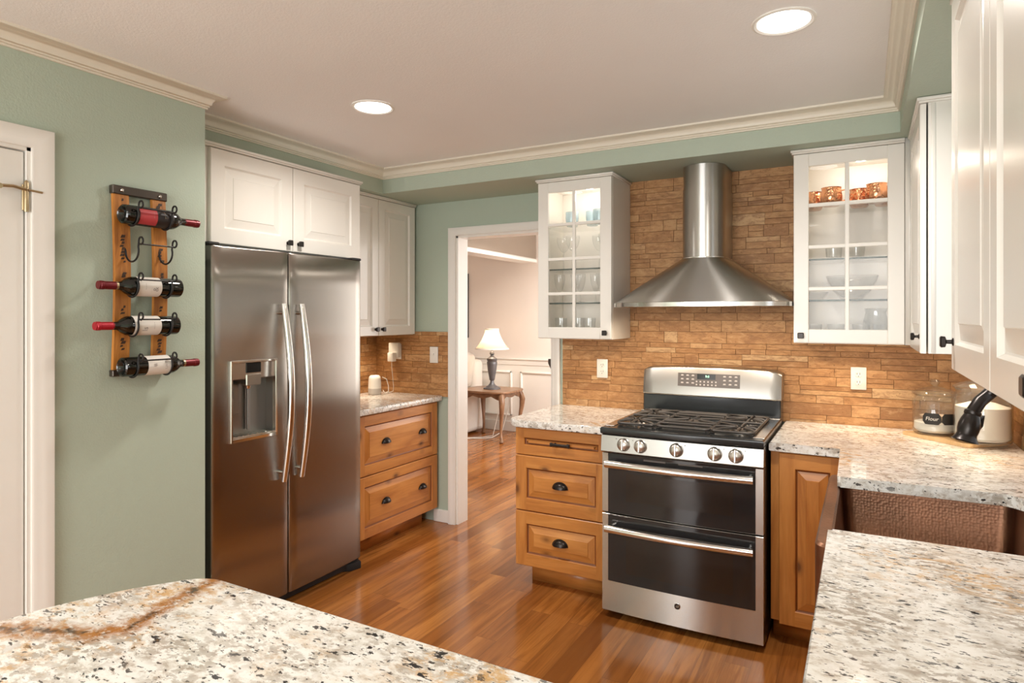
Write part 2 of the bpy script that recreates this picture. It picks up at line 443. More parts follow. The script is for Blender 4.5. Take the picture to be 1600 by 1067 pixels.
# ------------------------------------------------------------------ frames for cabinet fronts: (a along, b up, n outward)
def FYm(y): return lambda a, b, n: (a, y-n, b)
def FXp(x): return lambda a, b, n: (x+n, a, b)
def FXm(x): return lambda a, b, n: (x-n, a, b)
def rect(mb, P, a0, a1, b0, b1, n): return [P(a0,b0,n), P(a1,b0,n), P(a1,b1,n), P(a0,b1,n)]
def panel(mb, P, a0, a1, b0, b1, t=.02, s=.06, raise_=.036, vert=0, horz=1, allh=False):
    """raised-panel door or drawer front; stiles run full height, rails between"""
    st = horz if allh else vert
    wide = (a1-a0) > (b1-b0)
    def ring(i0, n0, i1, n1, mi=None):
        A = rect(mb, P, a0+i0, a1-i0, b0+i0, b1-i0, n0); B = rect(mb, P, a0+i1, a1-i1, b0+i1, b1-i1, n1)
        for k in range(4):
            mb.poly([A[k], A[(k+1) % 4], B[(k+1) % 4], B[k]], mi if mi is not None else horz if k in (0, 2) else st)
    mb.poly(rect(mb, P, a0, a1, b0, b1, -t), vert)
    ring(0, -t, 0, -.003); ring(0, -.003, .003, 0)
    i = .003
    mb.poly([P(a0+i,b0+i,0), P(a0+s,b0+i,0), P(a0+s,b1-i,0), P(a0+i,b1-i,0)], vert)
    mb.poly([P(a1-s,b0+i,0), P(a1-i,b0+i,0), P(a1-i,b1-i,0), P(a1-s,b1-i,0)], vert)
    mb.poly([P(a0+s,b0+i,0), P(a1-s,b0+i,0), P(a1-s,b0+s,0), P(a0+s,b0+s,0)], horz)
    mb.poly([P(a0+s,b1-s,0), P(a1-s,b1-s,0), P(a1-s,b1-i,0), P(a0+s,b1-i,0)], horz)
    ring(s, 0, s+.003, -.004); ring(s+.003, -.004, s+.007, -.010, 2); ring(s+.007, -.010, s+.011, -.011, 2)
    ring(s+.011, -.011, s+.011+raise_, -.0035); ring(s+.011+raise_, -.0035, s+.013+raise_, -.001)
    k = s+.013+raise_
    mb.poly(rect(mb, P, a0+k, a1-k, b0+k, b1-k, -.001), horz if (allh or wide) else vert)
def loftn(mb, P, a, b, secs, n=16, square=False, mi=None):
    rows = []
    for nn, r in secs:
        row = []
        for k in range(n):
            t = 2*PI*(k+.5)/n; c, s_ = math.cos(t), math.sin(t)
            if square:
                e = .25
                c = math.copysign(abs(c)**e, c); s_ = math.copysign(abs(s_)**e, s_)
            row.append(P(a+r*c, b+r*s_, nn))
        rows.append(row)
    V = mb.grid(rows, cv=True, mi=mi); mb.f(V[0][::-1], mi); mb.f(V[-1], mi)
def knob(P, a, b, parent):
    mb = MB(); loftn(mb, P, a, b, [(-.001,.010),(.002,.010),(.004,.0055),(.014,.005),(.018,.009)], 14)
    loftn(mb, P, a, b, [(.016,.009),(.018,.0135),(.026,.0145),(.029,.011)], 16, True)
    return mb.build('knob', M['bronze'], parent)
def cup_pull(P, a, b, parent, w=.043, h=.034, d=.026):
    mb = MB()
    for sgn, off in ((1, 0), (1, -.0025)):
        rows = []
        for i in range(15):
            th = PI*i/14
            row = []
            for j in range(8):
                ph = PI/2*j/7
                row.append(P(a+(w+off)*math.cos(th)*math.sqrt(max(0, 1-(math.sin(ph)*.0)**2)), b-.012+(h+off)*math.sin(th)*math.cos(ph), .001+(d+off)*math.sin(th)*math.sin(ph)))
            rows.append(row)
        mb.grid(rows)
    # flange hugging the wood
    pts_o = [(a+(w+.004)*math.cos(PI*i/18), b-.013+(h+.005)*math.sin(PI*i/18)) for i in range(19)]
    pts_i = [(a+(w-.003)*math.cos(PI*i/18), b-.013+(h-.003)*math.sin(PI*i/18)) for i in range(19)]
    mb.grid([[P(x, z, .0) for x, z in pts_o], [P(x, z, .002) for x, z in pts_o], [P(x, z, .002) for x, z in pts_i]])
    return mb.build('cup_pull', M['bronze'], parent)
def text_polys(s, size, shear=0):
    cu = bpy.data.curves.new('lettering', 'FONT'); cu.body = s; cu.size = size; cu.align_x = 'CENTER'; cu.align_y = 'CENTER'; cu.resolution_u = 3; cu.shear = shear
    o = bpy.data.objects.new('lettering', cu); COL.objects.link(o)
    dg = bpy.context.evaluated_depsgraph_get(); dg.update()
    me = o.evaluated_get(dg).to_mesh()
    vs = [(v.co.x, v.co.y) for v in me.vertices]; ps = [list(p.vertices) for p in me.polygons]
    o.evaluated_get(dg).to_mesh_clear()
    bpy.data.objects.remove(o); bpy.data.curves.remove(cu)
    return vs, ps
def put_text(mb, s, size, fn, mi=None, shear=0):
    vs, ps = text_polys(s, size, shear); V = [mb.v(fn(x, y)) for x, y in vs]
    for p in ps: mb.f([V[i] for i in p], mi)
def sweep(mb, prof, path, closed=False):
    """profile (d, z) along a level path; d is measured to the left of travel"""
    n = len(path); rows = []
    for i, p in enumerate(path):
        p = Vector(p)
        def nr(a, b):
            d = (Vector(b)-Vector(a)); d.z = 0; d.normalize(); return Vector((-d.y, d.x, 0))
        if i == 0: o = nr(path[0], path[1])
        elif i == n-1: o = nr(path[-2], path[-1])
        else:
            a, b = nr(path[i-1], path[i]), nr(path[i], path[i+1]); o = (a+b)/(1+a.dot(b))
        rows.append([p + o*d + Vector((0, 0, z)) for d, z in prof])
    V = mb.grid(rows); mb.f(V[0]); mb.f(V[-1][::-1])

# ------------------------------------------------------------------ room shell
WB = 3.80; WBT = 3.785; CE = 2.46; XL = -3.285; XR = .61; XP = -2.555; SO = 2.305
mb = MB(); mb.box(-6.2, 2.0, -3.0, 7.4, -.06, 0); struct('floor', mb, M['floor'])
mb = MB(); mb.box(XL-.1, XR+.1, -3.0, WB+.1, CE, CE+.08); struct('ceiling', mb, M['ceiling'])
# back wall with the doorway
DX0, DX1, DH = -2.549, -1.79, 2.056
mb = MB(); mb.box(XL-.1, DX0, WB, WB+.11, 0, CE); mb.box(DX1, XR+.1, WB, WB+.11, 0, CE); mb.box(DX0, DX1, WB, WB+.11, DH, CE)
struct('wall_back', mb, M['green'])
mb = MB(); mb.box(XL-.1, XL, 1.74, WB, 0, CE); struct('wall_left', mb, M['green'])
PD0, PD1, PDH = .36, 1.143, 2.07     # pantry door opening
mb = MB(); mb.box(XP-.73, XP, PD1, 1.82, 0, CE); mb.box(XP-.11, XP, -3.0, PD0, 0, CE); mb.box(XP-.11, XP, PD0, PD1, PDH, CE)
struct('wall_pantry', mb, M['green'])
WY0, WY1, WZ0, WZ1 = 2.08, 2.72, 1.12, 2.12
mb = MB(); mb.box(XR, XR+.11, -3.0, WY0, 0, CE); mb.box(XR, XR+.11, WY1, WB+.1, 0, CE); mb.box(XR, XR+.11, WY0, WY1, 0, WZ0); mb.box(XR, XR+.11, WY0, WY1, WZ1, CE)
struct('wall_right', mb, M['green'])
mb = MB(); mb.box(XP-.1, -2.4, -3.1, -3.0, 0, CE); mb.box(.4, XR+.1, -3.1, -3.0, 0, CE); mb.box(-2.4, .4, -3.1, -3.0, 2.32, CE)
struct('wall_rear', mb, M['green'])
# window over the sink; unseen glazed doors added at the rear for the fill
def window(name, P, a0, a1, b0, b1, mull):
    mb = MB()
    def bar(x0, x1, z0, z1, n0=-.05, n1=.01):
        p, q = P(x0, z0, n0), P(x1, z1, n1); mb.box(p[0], q[0], p[1], q[1], p[2], q[2], .002)
    bar(a0, a1, b0, b0+.05); bar(a0, a1, b1-.05, b1); bar(a0, a0+.05, b0, b1); bar(a1-.05, a1, b0, b1)
    for k in range(1, mull): x = a0+(a1-a0)*k/mull; bar(x-.025, x+.025, b0, b1)
    o = struct(name, mb, M['trimwhite'])
    g = MB(); p, q = P(a0+.04, b0+.04, -.028), P(a1-.04, b1-.04, -.022); g.box(p[0], q[0], p[1], q[1], p[2], q[2])
    g.build('window_pane', M['pane'], o)
    return o
window('window_1', FXm(XR), WY0, WY1, WZ0, WZ1, 1)
window('window_fill_rear', lambda a, b, n: (a, -3.0+n, b), -2.4, .4, 0.0, 2.32, 3)
# soffit that steps down round the kitchen
mb = MB(); mb.prism([(-2.83, 1.82), (-2.83, 3.335), (.14, 3.335), (.14, -3.0), (XR, -3.0), (XR, WB), (XL, WB), (XL, 1.82)], SO, CE)
struct('trim_1', mb, M['green'])
# crown moulding
prof = [(0, -.062), (.008, -.062), (.008, -.055), (.013, -.053), (.013, -.047), (.018, -.045)]
for k in range(9):
    a = PI/2*k/8; prof.append((.020+.030*(1-math.cos(a)), -.043+.030*math.sin(a)))
prof += [(.052, -.011), (.063, -.011), (.066, -.008), (.066, 0)]
mb = MB(); sweep(mb, [(d, CE+z) for d, z in prof][::-1], [(.14, -2.999, 0), (.14, 3.335, 0), (-2.83, 3.335, 0), (-2.83, 1.82, 0), (XP, 1.82, 0), (XP, -2.999, 0)])
struct('trim_2', mb, M['crown'], 50)
# doorway casing and jamb
def casing_prof(): return [(0, 0), (0, .012), (.008, .016), (.03, .016), (.045, .020), (.075, .022), (.088, .020), (.09, .016), (.09, 0)]
mb = MB()
CW = .058
def cas(mb, P, a0, a1, b0, b1, flip=False):
    """moulded casing round an opening: left leg, head, right leg, mitred"""
    path = [(a0, b0, -1, 0), (a0, b1, -1, 1), (a1, b1, 1, 1), (a1, b0, 1, 0)]
    rows = []
    for a, b, da, db in path:
        rows.append([P(a+da*d*CW/.09, b+db*d*CW/.09, n) for d, n in casing_prof()])
    V = mb.grid(rows); mb.f(V[0]); mb.f(V[-1])
Pb = FYm(WB-.001)
cas(mb, lambda a, b, n: Pb(a, b, n*1.1), DX0, DX1, 0, DH)
mb.box(DX0-.001, DX0+.014, WB-.001, WB+.125, 0, DH); mb.box(DX1-.014, DX1+.001, WB-.001, WB+.125, 0, DH); mb.box(DX0, DX1, WB-.001, WB+.125, DH-.014, DH+.001)
struct('trim_3', mb, M['trimwhite'])
mb = MB(); CW = .07; cas(mb, lambda a, b, n: FXp(XP-.001)(a, b, n), PD0, PD1, 0, PDH)
mb.box(XP-.11, XP+.004, PD1-.012, PD1+.001, 0, PDH); mb.box(XP-.11, XP+.004, PD0-.001, PD0+.012, 0, PDH); mb.box(XP-.11, XP+.004, PD0, PD1, PDH-.012, PDH)
struct('trim_4', mb, M['trimwhite'])
mb = MB(); mb.box(XP-.042, XP-.006, PD0+.016, PD1-.017, .008, PDH-.016, .002)
door = struct('door_1', mb, M['trimwhite'])
mb = MB(); hz = 1.895
mb.lathe([(.0075, hz-.05), (.0075, hz+.05), (.0055, hz+.056), (.001, hz+.06)], (XP+.006, PD1-.014, 0), 12)
mb.box(XP-.006, XP+.001, PD1-.024, PD1-.016, hz-.045, hz+.045, .001)
mb.tube([(XP+.012, PD1-.016, hz+.026), (XP+.02, PD1-.06, hz+.03), (XP+.02, PD1-.10, hz+.026)], .0055, 8)
mb.lathe([(.009, 0), (.009, .016)], (XP+.012, PD1-.10, hz+.024), 10, 'X')
mb.tube([(XP+.012, PD1-.01, hz+.026), (XP+.018, PD1+.03, hz+.022)], .004, 8)
mb.build('door_hinge', M['brass'], door)
# baseboards
mb = MB(); mb.box(-2.74, DX0-.06, WB-.014, WB, 0, .09, .003); struct('baseboard_back', mb, M['trimwhite'])
mb = MB(); mb.box(XP, XP+.014, PD1+.075, 1.82, 0, .09, .003); struct('baseboard_pantry', mb, M['trimwhite'])

# split-face stone strips
def strips(name, P, a0, a1, b0, b1, holes=()):
    mb = MB(); lay = None
    mb.mi = 1; mb.poly(rect(mb, P, a0, a1, b0, b1, .004)); mb.mi = 0
    tones = [(-1.0)]
    b = b0; tone_faces = [.3]
    while b < b1-.004:
        hh = random.choice([.030, .044, .050, .056, .062, .066]); hh = min(hh, b1-b)
        if b1-(b+hh) < .018: hh = b1-b
        a = a0-random.random()*.15
        while a < a1:
            L = random.choice([.08, .13, .18, .24, .28, .34]); x0, x1 = max(a, a0), min(a+L, a1); a += L
            if x1-x0 < .006: continue
            subs = [(b, b+hh)]
            if hh > .048 and random.random() < .28:
                m_ = b+hh*random.uniform(.4, .6); subs = [(b, m_), (m_, b+hh)]
            for c0, c1 in subs:
                tn = min(1, max(0, random.gauss(.48, .2)))
                if random.random() < .07: tn = random.uniform(.8, 1)
                d = .012+random.random()*.004
                g = .0002
                q = [P(x0+g, c0+g, .003), P(x1-g, c0+g, .003), P(x1-g, c1-g, .003), P(x0+g, c1-g, .003)]
                j = [random.uniform(-.0008, .0008) for _ in range(4)]
                e = .0008
                f = [P(x0+g+e, c0+g+e, d+j[0]), P(x1-g-e, c0+g+e, d+j[1]), P(x1-g-e, c1-g-e, d+j[2]), P(x0+g+e, c1-g-e, d+j[3])]
                V = [mb.v(p) for p in q]; F = [mb.v(p) for p in f]
                mb.f(F); tone_faces.append(tn)
                for k in range(4): mb.f([V[k], V[(k+1) % 4], F[(k+1) % 4], F[k]]); tone_faces.append(tn)
        b += hh
    o = struct(name, mb, [M['stone'], M['grout']], 20)
    at = o.data.attributes.new('tone', 'FLOAT', 'FACE')
    at.data.foreach_set('value', tone_faces)
    return o
Pw = FYm(WB)
strips('trim_5', Pw, -1.715, XR-.002, .905, SO)          # range wall
strips('trim_6', Pw, XL, -2.566, .905, 1.372)            # behind the small counter
strips('trim_7', FXp(XL), 2.92, WB-.016, .905, 1.372)
strips('trim_8', FXm(XR), .95, 2.05, .905, 1.40)
strips('trim_9', FXm(XR), 2.05, WB-.016, .905, 1.12)
strips('trim_10', FXm(XR), 2.75, WB-.016, 1.12, 1.40)

# ------------------------------------------------------------------ recessed ceiling lights
def can(label, x, y, first=[None], zc=CE, power=11):
    if first[0] is None:
        o = thing('recessed_light', label, 'ceiling light', (x, y, CE), 'recessed ceiling lights')
        mb = MB(); mb.lathe([(.100, CE-.0005), (.100, CE-.004), (.092, CE-.007), (.083, CE-.0035), (.083, CE-.0005)], (x, y, 0), 40, cap0=False, cap1=False)
        mb.build('trim_ring', M['trimwhite'], o)
        mb = MB(); mb.lathe([(.084, CE-.002), (.05, CE-.003), (.0001, CE-.0035)], (x, y, 0), 40, cap0=False)
        mb.build('lens', M['lens'], o)
        first[0] = o
    else:
        o = repeat(first[0], (x, y, zc), label)
    lamp('recessed_lamp', 'AREA', (x, y, zc-.012), power, SOFT, (0,0,0), shape='DISK', size=.16, spread=R(150))
    return o
can('recessed ceiling light above the refrigerator side, the farther one', -2.01, 2.30)
can('recessed ceiling light nearest the range hood and right wall, large and bright', -.235, 2.29)
for x, y, k in ((-2.0, -.6, 'left'), (-.5, -.6, 'right')): can('recessed ceiling light behind the camera, the %s one' % k, x, y)
can('added recessed ceiling light in the dining room, out of the picture', -2.7, 5.9, zc=2.56, power=34)  # unseen fitting, added to brighten the dining room wall

# ------------------------------------------------------------------ cabinets
WH = [M['white'], M['white'], M['white']]; AL = [M['alderv'], M['alderh'], M['alderglaze']]
def cornice(root, x0, x1, y0, y1, z0, z1, sides):
    """small stepped strip along the top; sides: which faces project"""
    mb = MB()
    for o, za, zb in ((.006, z0, z0+.008), (.012, z0+.008, z1)):
        mb.box(x0-(o if 'l' in sides else 0), x1+(o if 'r' in sides else 0), y0-(o if 'f' in sides else 0), y1+(o if 'b' in sides else 0), za, zb, .0015)
    return mb.build('top_moulding', M['white'], root)
# cabinet over the refrigerator
XF = -2.69
t = thing('wall_cabinet', 'wide white two-door cabinet above the steel refrigerator', 'cabinet', (-2.95, 2.43, 1.825))
mb = MB(); mb.box(XL+.003, XF-.021, 1.86, 2.962, 1.825, 2.283, .001); mb.build('body', M['white'], t)
for a0, a1, k in ((1.945, 2.4395, 2.4395-.035), (2.4425, 2.962, 2.4425+.035)):
    mb = MB(); panel(mb, FXp(XF), a0, a1, 1.829, 2.280, s=.075, raise_=.038); d = mb.build('door', WH, t); knob(FXp(XF), k, 1.873, d)
cornice(t, XL+.003, XF, 1.86, 2.962, 2.283, 2.303, 'rb')
# tall upper over the small counter
XU = -2.895
t = thing('wall_cabinet', 'white two-door upper cabinet above the small counter beside the refrigerator', 'cabinet', (-3.09, 3.38, 1.35))
mb = MB(); mb.box(XL+.003, XU-.021, 2.966, 3.775, 1.35, 2.283, .001); mb.build('body', M['white'], t)
for a0, a1, k in ((2.972, 3.369, 3.369-.032), (3.372, 3.772, 3.372+.032)):
    mb = MB(); panel(mb, FXp(XU), a0, a1, 1.352, 2.280, s=.062, raise_=.036); d = mb.build('door', WH, t); knob(FXp(XU), k, 1.395, d)
cornice(t, XL+.003, XU, 2.978, 3.775, 2.283, 2.303, 'r')
# drawer base between refrigerator and doorway
XB = -2.69
t = thing('base_cabinet', 'knotty alder base cabinet of two wide drawers beside the doorway', 'cabinet', (-2.98, 3.39, 0))
mb = MB(); mb.mi = 0; mb.box(XL+.003, XB-.021, 2.925, 3.782, .105, .874, .001); mb.build('body', AL, t)
mb = MB(); mb.mi = 1; mb.box(XL+.003, XB-.09, 2.93, 3.70, 0, .105); mb.build('toe_kick', AL, t)
for b0, b1 in ((.497, .868), (.110, .491)):
    mb = MB(); panel(mb, FXp(XB), 2.94, 3.766, b0, b1, s=.062, raise_=.034); d = mb.build('drawer', AL, t)
    zc = (b0+b1)/2; cup_pull(FXp(XB), 3.204, zc+.002, d, .04, .03, .024); cup_pull(FXp(XB), 3.589, zc+.002, d, .04, .03, .024)
# drawer stack left of the range
YB = 3.12
t = thing('base_cabinet', 'knotty alder base cabinet of three stacked drawers left of the range', 'cabinet', (-1.43, 3.45, 0))
mb = MB(); mb.mi = 0; mb.box(-1.700, -1.150, YB+.021, WBT-.01, .105, .874, .001); mb.build('body', AL, t)
mb = MB(); mb.mi = 1; mb.box(-1.64, -1.152, YB+.09, WBT-.01, 0, .105); mb.build('toe_kick', AL, t)
for k, (b0, b1) in enumerate(((.722, .868), (.415, .716), (.110, .409))):
    mb = MB(); panel(mb, FYm(YB), -1.698, -1.156, b0, b1, s=.052 if k == 0 else .066, raise_=.014 if k == 0 else .034, allh=(k == 0)); d = mb.build('drawer', AL, t)
    zc = (b0+b1)/2
    if k:
        cup_pull(FYm(YB), -1.427, zc+.004, d)
    else:
        P = FYm(YB); m2 = MB()
        for s_ in (-.036, .036): loftn(m2, P, -1.420+s_, zc, [(-.001, .008), (.006, .006), (.018, .006)], 10)
        p, q = P(-1.420-.055, zc-.007, .016), P(-1.420+.055, zc+.007, .026); m2.box(p[0], q[0], p[1], q[1], p[2], q[2], .003)
        for s_ in (-.05, .05):
            p, q = P(-1.420+s_-.008, zc-.010, .014), P(-1.420+s_+.008, zc+.010, .027); m2.box(p[0], q[0], p[1], q[1], p[2], q[2], .003)
        m2.build('bar_pull', M['bronze'], d)
# base right of the range
t = thing('base_cabinet', 'knotty alder base cabinet with one tall door right of the range', 'cabinet', (-.2, 3.45, 0))
mb = MB(); mb.box(-.374, -.035, YB+.001, WBT-.01, .105, .874, .001); mb.build('body', AL, t)
mb = MB(); mb.mi = 1; mb.box(-.372, -.035, YB+.08, WBT-.01, 0, .105); mb.build('toe_kick', AL, t)
mb = MB(); panel(mb, FYm(YB-.02), -.338, -.062, .098, .868, s=.066, raise_=.034); mb.build('door', AL, t)
# sink run bases
XS = -.03
t = thing('base_cabinet', 'alder base cabinet under the copper sink', 'cabinet', (.28, 2.3, 0))
mb = MB(); mb.box(XS, XR-.004, 1.88, YB, .105, .620, .001); mb.box(XS, XR-.004, 2.775, YB, .62, .874, .001); mb.box(.50, XR-.004, 1.88, 2.775, .62, .874); mb.build('body', AL, t)
mb = MB(); mb.mi = 1; mb.box(XS+.07, XR-.004, 1.88, YB, 0, .105); mb.build('toe_kick', AL, t)
for a0, a1 in ((1.89, 2.31), (2.315, 2.73)):
    mb = MB(); panel(mb, FXm(XS-.02), a0, a1, .11, .61, s=.066, raise_=.034); mb.build('door', AL, t)
t = thing('base_cabinet', 'alder base cabinet under the near counter right of the aisle', 'cabinet', (.28, 1.4, 0))
mb = MB(); mb.box(XS, XR-.004, .90, 1.868, .105, .874, .001); mb.build('body', AL, t)
mb = MB(); mb.mi = 1; mb.box(XS+.07, XR-.004, .90, 1.868, 0, .105); mb.build('toe_kick', AL, t)
for a0, a1 in ((.915, 1.385), (1.39, 1.86)):
    mb = MB(); panel(mb, FXm(XS-.02), a0, a1, .11, .868, s=.066, raise_=.034); mb.build('door', AL, t)
t = thing('base_cabinet', 'alder cabinet under the peninsula counter in the foreground', 'cabinet', (-.6, .6, 0))
mb = MB(); mb.box(-1.10, XS-.03, .36, .86, .105, .874, .001); mb.box(XS-.03, XR-.004, .36, .89, .105, .874); mb.build('body', AL, t)
mb = MB(); mb.mi = 1; mb.box(-1.08, XR-.004, .38, .79, 0, .105); mb.build('toe_kick', AL, t)

# ------------------------------------------------------------------ granite counters
def rounded(poly, rad):
    """round chosen corners: rad maps index -> radius"""
    out = []; n = len(poly)
    for i, p in enumerate(poly):
        r = rad.get(i, 0)
        if not r: out.append(p); continue
        p = Vector((*p, 0)); a = Vector((*poly[i-1], 0)); b = Vector((*poly[(i+1) % n], 0))
        u, v_ = (a-p).normalized(), (b-p).normalized(); th = u.angle(v_); d = r/math.tan(th/2)
        s_, e = p+u*d, p+v_*d
        c = p+(u+v_).normalized()*(r/math.sin(th/2))
        for k in range(9):
            f = k/8; q = (s_-c).lerp(e-c, f).normalized()*r+c; out.append((q.x, q.y))
    return out
def counter(name, label, poly, rad, b=.006):
    mb = MB(); mb.prism(rounded(poly, rad), .876, .914, b, seg=2)
    cx = sum(p[0] for p in poly)/len(poly); cy = sum(p[1] for p in poly)/len(poly)
    return tag(mb.build(name, M['granite'], org=(cx, cy, .876), ang=50), label, 'countertop')
counter('countertop', 'small granite countertop beside the refrigerator, under the white speaker', [(XL+.017, 2.915), (-2.662, 2.915), (-2.662, 3.783), (XL+.017, 3.783)], {})
counter('countertop', 'short granite countertop on the three-drawer cabinet left of the range', [(-1.738, 3.085), (-1.147, 3.085), (-1.147, 3.783), (-1.738, 3.783)], {0: .07})
XC = -.085
counter('countertop', 'L-shaped granite countertop around the copper sink, from range to right foreground',
        [(-.378, 3.085), (XC, 3.085), (XC, 2.545), (.40, 2.545), (.47, 2.46), (.47, 1.905), (XC, 1.905), (XC, .903), (XR-.017, .903), (XR-.017, 3.783), (-.378, 3.783)], {2: .012, 3: .05, 4: .06, 6: .012})
counter('countertop', 'large granite peninsula countertop with a rust vein in the left foreground',
        [(XR-.017, .898), (-1.255, .9), (-1.300, .835), (-1.335, .785), (-1.365, .725), (-1.393, .652), (-1.408, .578), (-1.415, .50), (-1.40, .30), (XR-.017, .30)], {1: .09}, .008)

# ------------------------------------------------------------------ copper sink
t = thing('farmhouse_sink', 'hammered copper apron-front sink set between the granite counters', 'sink', (.18, 2.3, .63))
sx0, sx1, sy0, sy1, szt, szb = -.118, .485, 1.885, 2.760, .8745, .632
def rrect(x0, x1, y0, y1, r, z, n=6):
    out = []
    for cx, cy, a0 in ((x1-r, y1-r, 0), (x0+r, y1-r, 90), (x0+r, y0+r, 180), (x1-r, y0+r, 270)):
        for k in range(n+1): a = R(a0+90*k/n); out.append((cx+r*math.cos(a), cy+r*math.sin(a), z))
    return out
mb = MB(); th = .042
rows = [rrect(sx0+.01, sx1-.01, sy0+.01, sy1-.01, .03, szb), rrect(sx0, sx1, sy0, sy1, .04, szb+.012), rrect(sx0, sx1, sy0, sy1, .04, szt-.008), rrect(sx0+.006, sx1-.006, sy0+.006, sy1-.006, .036, szt),
        rrect(sx0+th-.006, sx1-th+.006, sy0+th-.006, sy1-th+.006, .036, szt), rrect(sx0+th, sx1-th, sy0+th, sy1-th, .036, szt-.006), rrect(sx0+th+.012, sx1-th-.012, sy0+th+.012, sy1-th-.012, .04, szb+.06),
        rrect(sx0+th+.03, sx1-th-.03, sy0+th+.03, sy1-th-.03, .045, szb+.026), rrect(sx0+th+.09, sx1-th-.09, sy0+th+.09, sy1-th-.09, .04, szb+.02)]
V = mb.grid(rows, cv=True); mb.f(V[0]); mb.f(V[-1]); mb.build('basin', M['copper'], t)
mb = MB(); mb.lathe([(.045, szb+.0202), (.045, szb+.024), (.03, szb+.022), (.0001, szb+.021)], (.2, 2.3, 0), 24, cap0=False); mb.build('drain', M['bronze'], t)
# faucet
t = thing('faucet', 'oil-rubbed black gooseneck faucet arching over the copper sink', 'faucet', (.525, 2.28, .914))
mb = MB(); mb.lathe([(.030, .914), (.030, .920), (.022, .930), (.019, .96), (.017, .99)], (.525, 2.28, 0), 20); mb.build('base', M['bronze'], t)
mb = MB()
path = [(.525, 2.28, .98), (.525, 2.28, 1.10), (.522, 2.28, 1.20)]
for k in range(13):
    a = R(8+k*11.8); path.append((.407+.115*math.cos(a), 2.268, 1.205+.095*math.sin(a)))
path += [(.289, 2.247, 1.238), (.272, 2.240, 1.208)]
mb.tube(path, .0175, 14); mb.build('spout', M['bronze'], t)
mb = MB(); ax = Vector((.252-.272, 2.226-2.240, 1.128-1.208)).normalized()
rot = Vector((0,0,1)).rotation_difference(ax).to_matrix().to_4x4()
mb.M = Matrix.Translation((.272, 2.240, 1.208)) @ rot
mb.lathe([(.0175, -.004), (.021, -.002), (.0215, .006), (.0195, .010), (.024, .022), (.0275, .040), (.027, .054), (.0245, .066), (.0265, .074), (.034, .086), (.032, .087), (.018, .08), (.0001, .08)], (0,0,0), 24)
mb.build('spray_head', M['bronze'], t)
mb = MB(); mb.M = Matrix.Translation((.272, 2.240, 1.208)) @ rot
mb.tube([(-.026, -.012, .014), (-.036, -.016, .004), (-.040, -.018, .030), (-.030, -.014, .052)], [.006, .007, .006, .004], 8); mb.build('spray_button', M['bronze'], t)
mb = MB(); mb.tube([(.525, 2.26, .965), (.515, 2.20, .985), (.505, 2.15, 1.01)], [.008, .007, .009], 10); mb.build('handle', M['bronze'], t)

# ------------------------------------------------------------------ refrigerator
t = thing('refrigerator', 'stainless steel side-by-side refrigerator with ice and water dispenser', 'refrigerator', (-2.9, 2.38, 0))
mb = MB(); mb.box(XL+.02, -2.665, 1.862, 2.895, .02, 1.792, .006); mb.build('body', M['darkplastic'], t)
mb = MB(); mb.box(-2.72, -2.632, 1.88, 2.885, .012, .060, .004); mb.prism([(-2.66, 2.76), (-2.612, 2.80), (-2.596, 2.865), (-2.64, 2.885)], .0, .045, .006)
mb.build('kick_grille', M['gasket'], t)
for y0, y1 in ((1.868, 1.93), (2.80, 2.875)):
    mb = MB(); mb.box(-2.72, -2.60, y0, y1, 1.809, 1.824, .005); mb.build('hinge_cover', M['gasket'], t)
def fridge_door(a0, a1, hole=None):
    z0, z1 = .066, 1.808; xb = -2.662; mb = MB()
    as_ = [a0, a0+.004, a0+.014]+[a0+.014+(a1-a0-.028)*k/12 for k in range(1, 12)]+[a1-.014, a1-.004, a1]
    if hole:
        as_ = sorted(set(as_ + [hole[0], hole[1]]))
        as_ = [a for a in as_ if a in (hole[0], hole[1]) or min(abs(a-hole[0]), abs(a-hole[1])) > .008]
    bs = [z0, z0+.006, z0+.4, .9, 1.3, 1.6, z1-.006, z1]
    if hole: bs = sorted(set([b for b in bs if abs(b-hole[2]) > .02 and abs(b-hole[3]) > .02]+[hole[2], hole[3]]))
    ya, yb = 1.885, 2.868; ym = (ya+yb)/2
    def fx(a, b):
        x = -2.580-.016*((a-ym)/(ym-ya))**2
        e = min(a-a0, a1-a); x -= .010*max(0, 1-e/.014)**2
        e = min(b-z0, z1-b); x -= .004*max(0, 1-e/.006)
        return x
    V = [[mb.v((fx(a, b), a, b)) for b in bs] for a in as_]
    for i in range(len(as_)-1):
        for j in range(len(bs)-1):
            if hole and hole[0]-1e-6 <= as_[i] < hole[1]-1e-6 and hole[2]-1e-6 <= bs[j] < hole[3]-1e-6: continue
            mb.f([V[i][j], V[i+1][j], V[i+1][j+1], V[i][j+1]])
    B = [[mb.v((xb, a, b)) for b in (z0, z1)] for a in (a0, a1)]
    mb.f([V[i][0] for i in range(len(as_))]+[B[1][0], B[0][0]]); mb.f([V[i][-1] for i in range(len(as_))]+[B[1][1], B[0][1]])
    mb.f(V[0][:]+[B[0][1], B[0][0]]); mb.f(V[-1][:]+[B[1][1], B[1][0]]); mb.f([B[0][0], B[1][0], B[1][1], B[0][1]])
    return mb.build('door', M['fridgesteel'], t, ang=40)
HY0, HY1, HZ0, HZ1 = 1.972, 2.236, .891, 1.270
dl = fridge_door(1.885, 2.3135, (HY0, HY1, HZ0, HZ1))
dr = fridge_door(2.3195, 2.868)
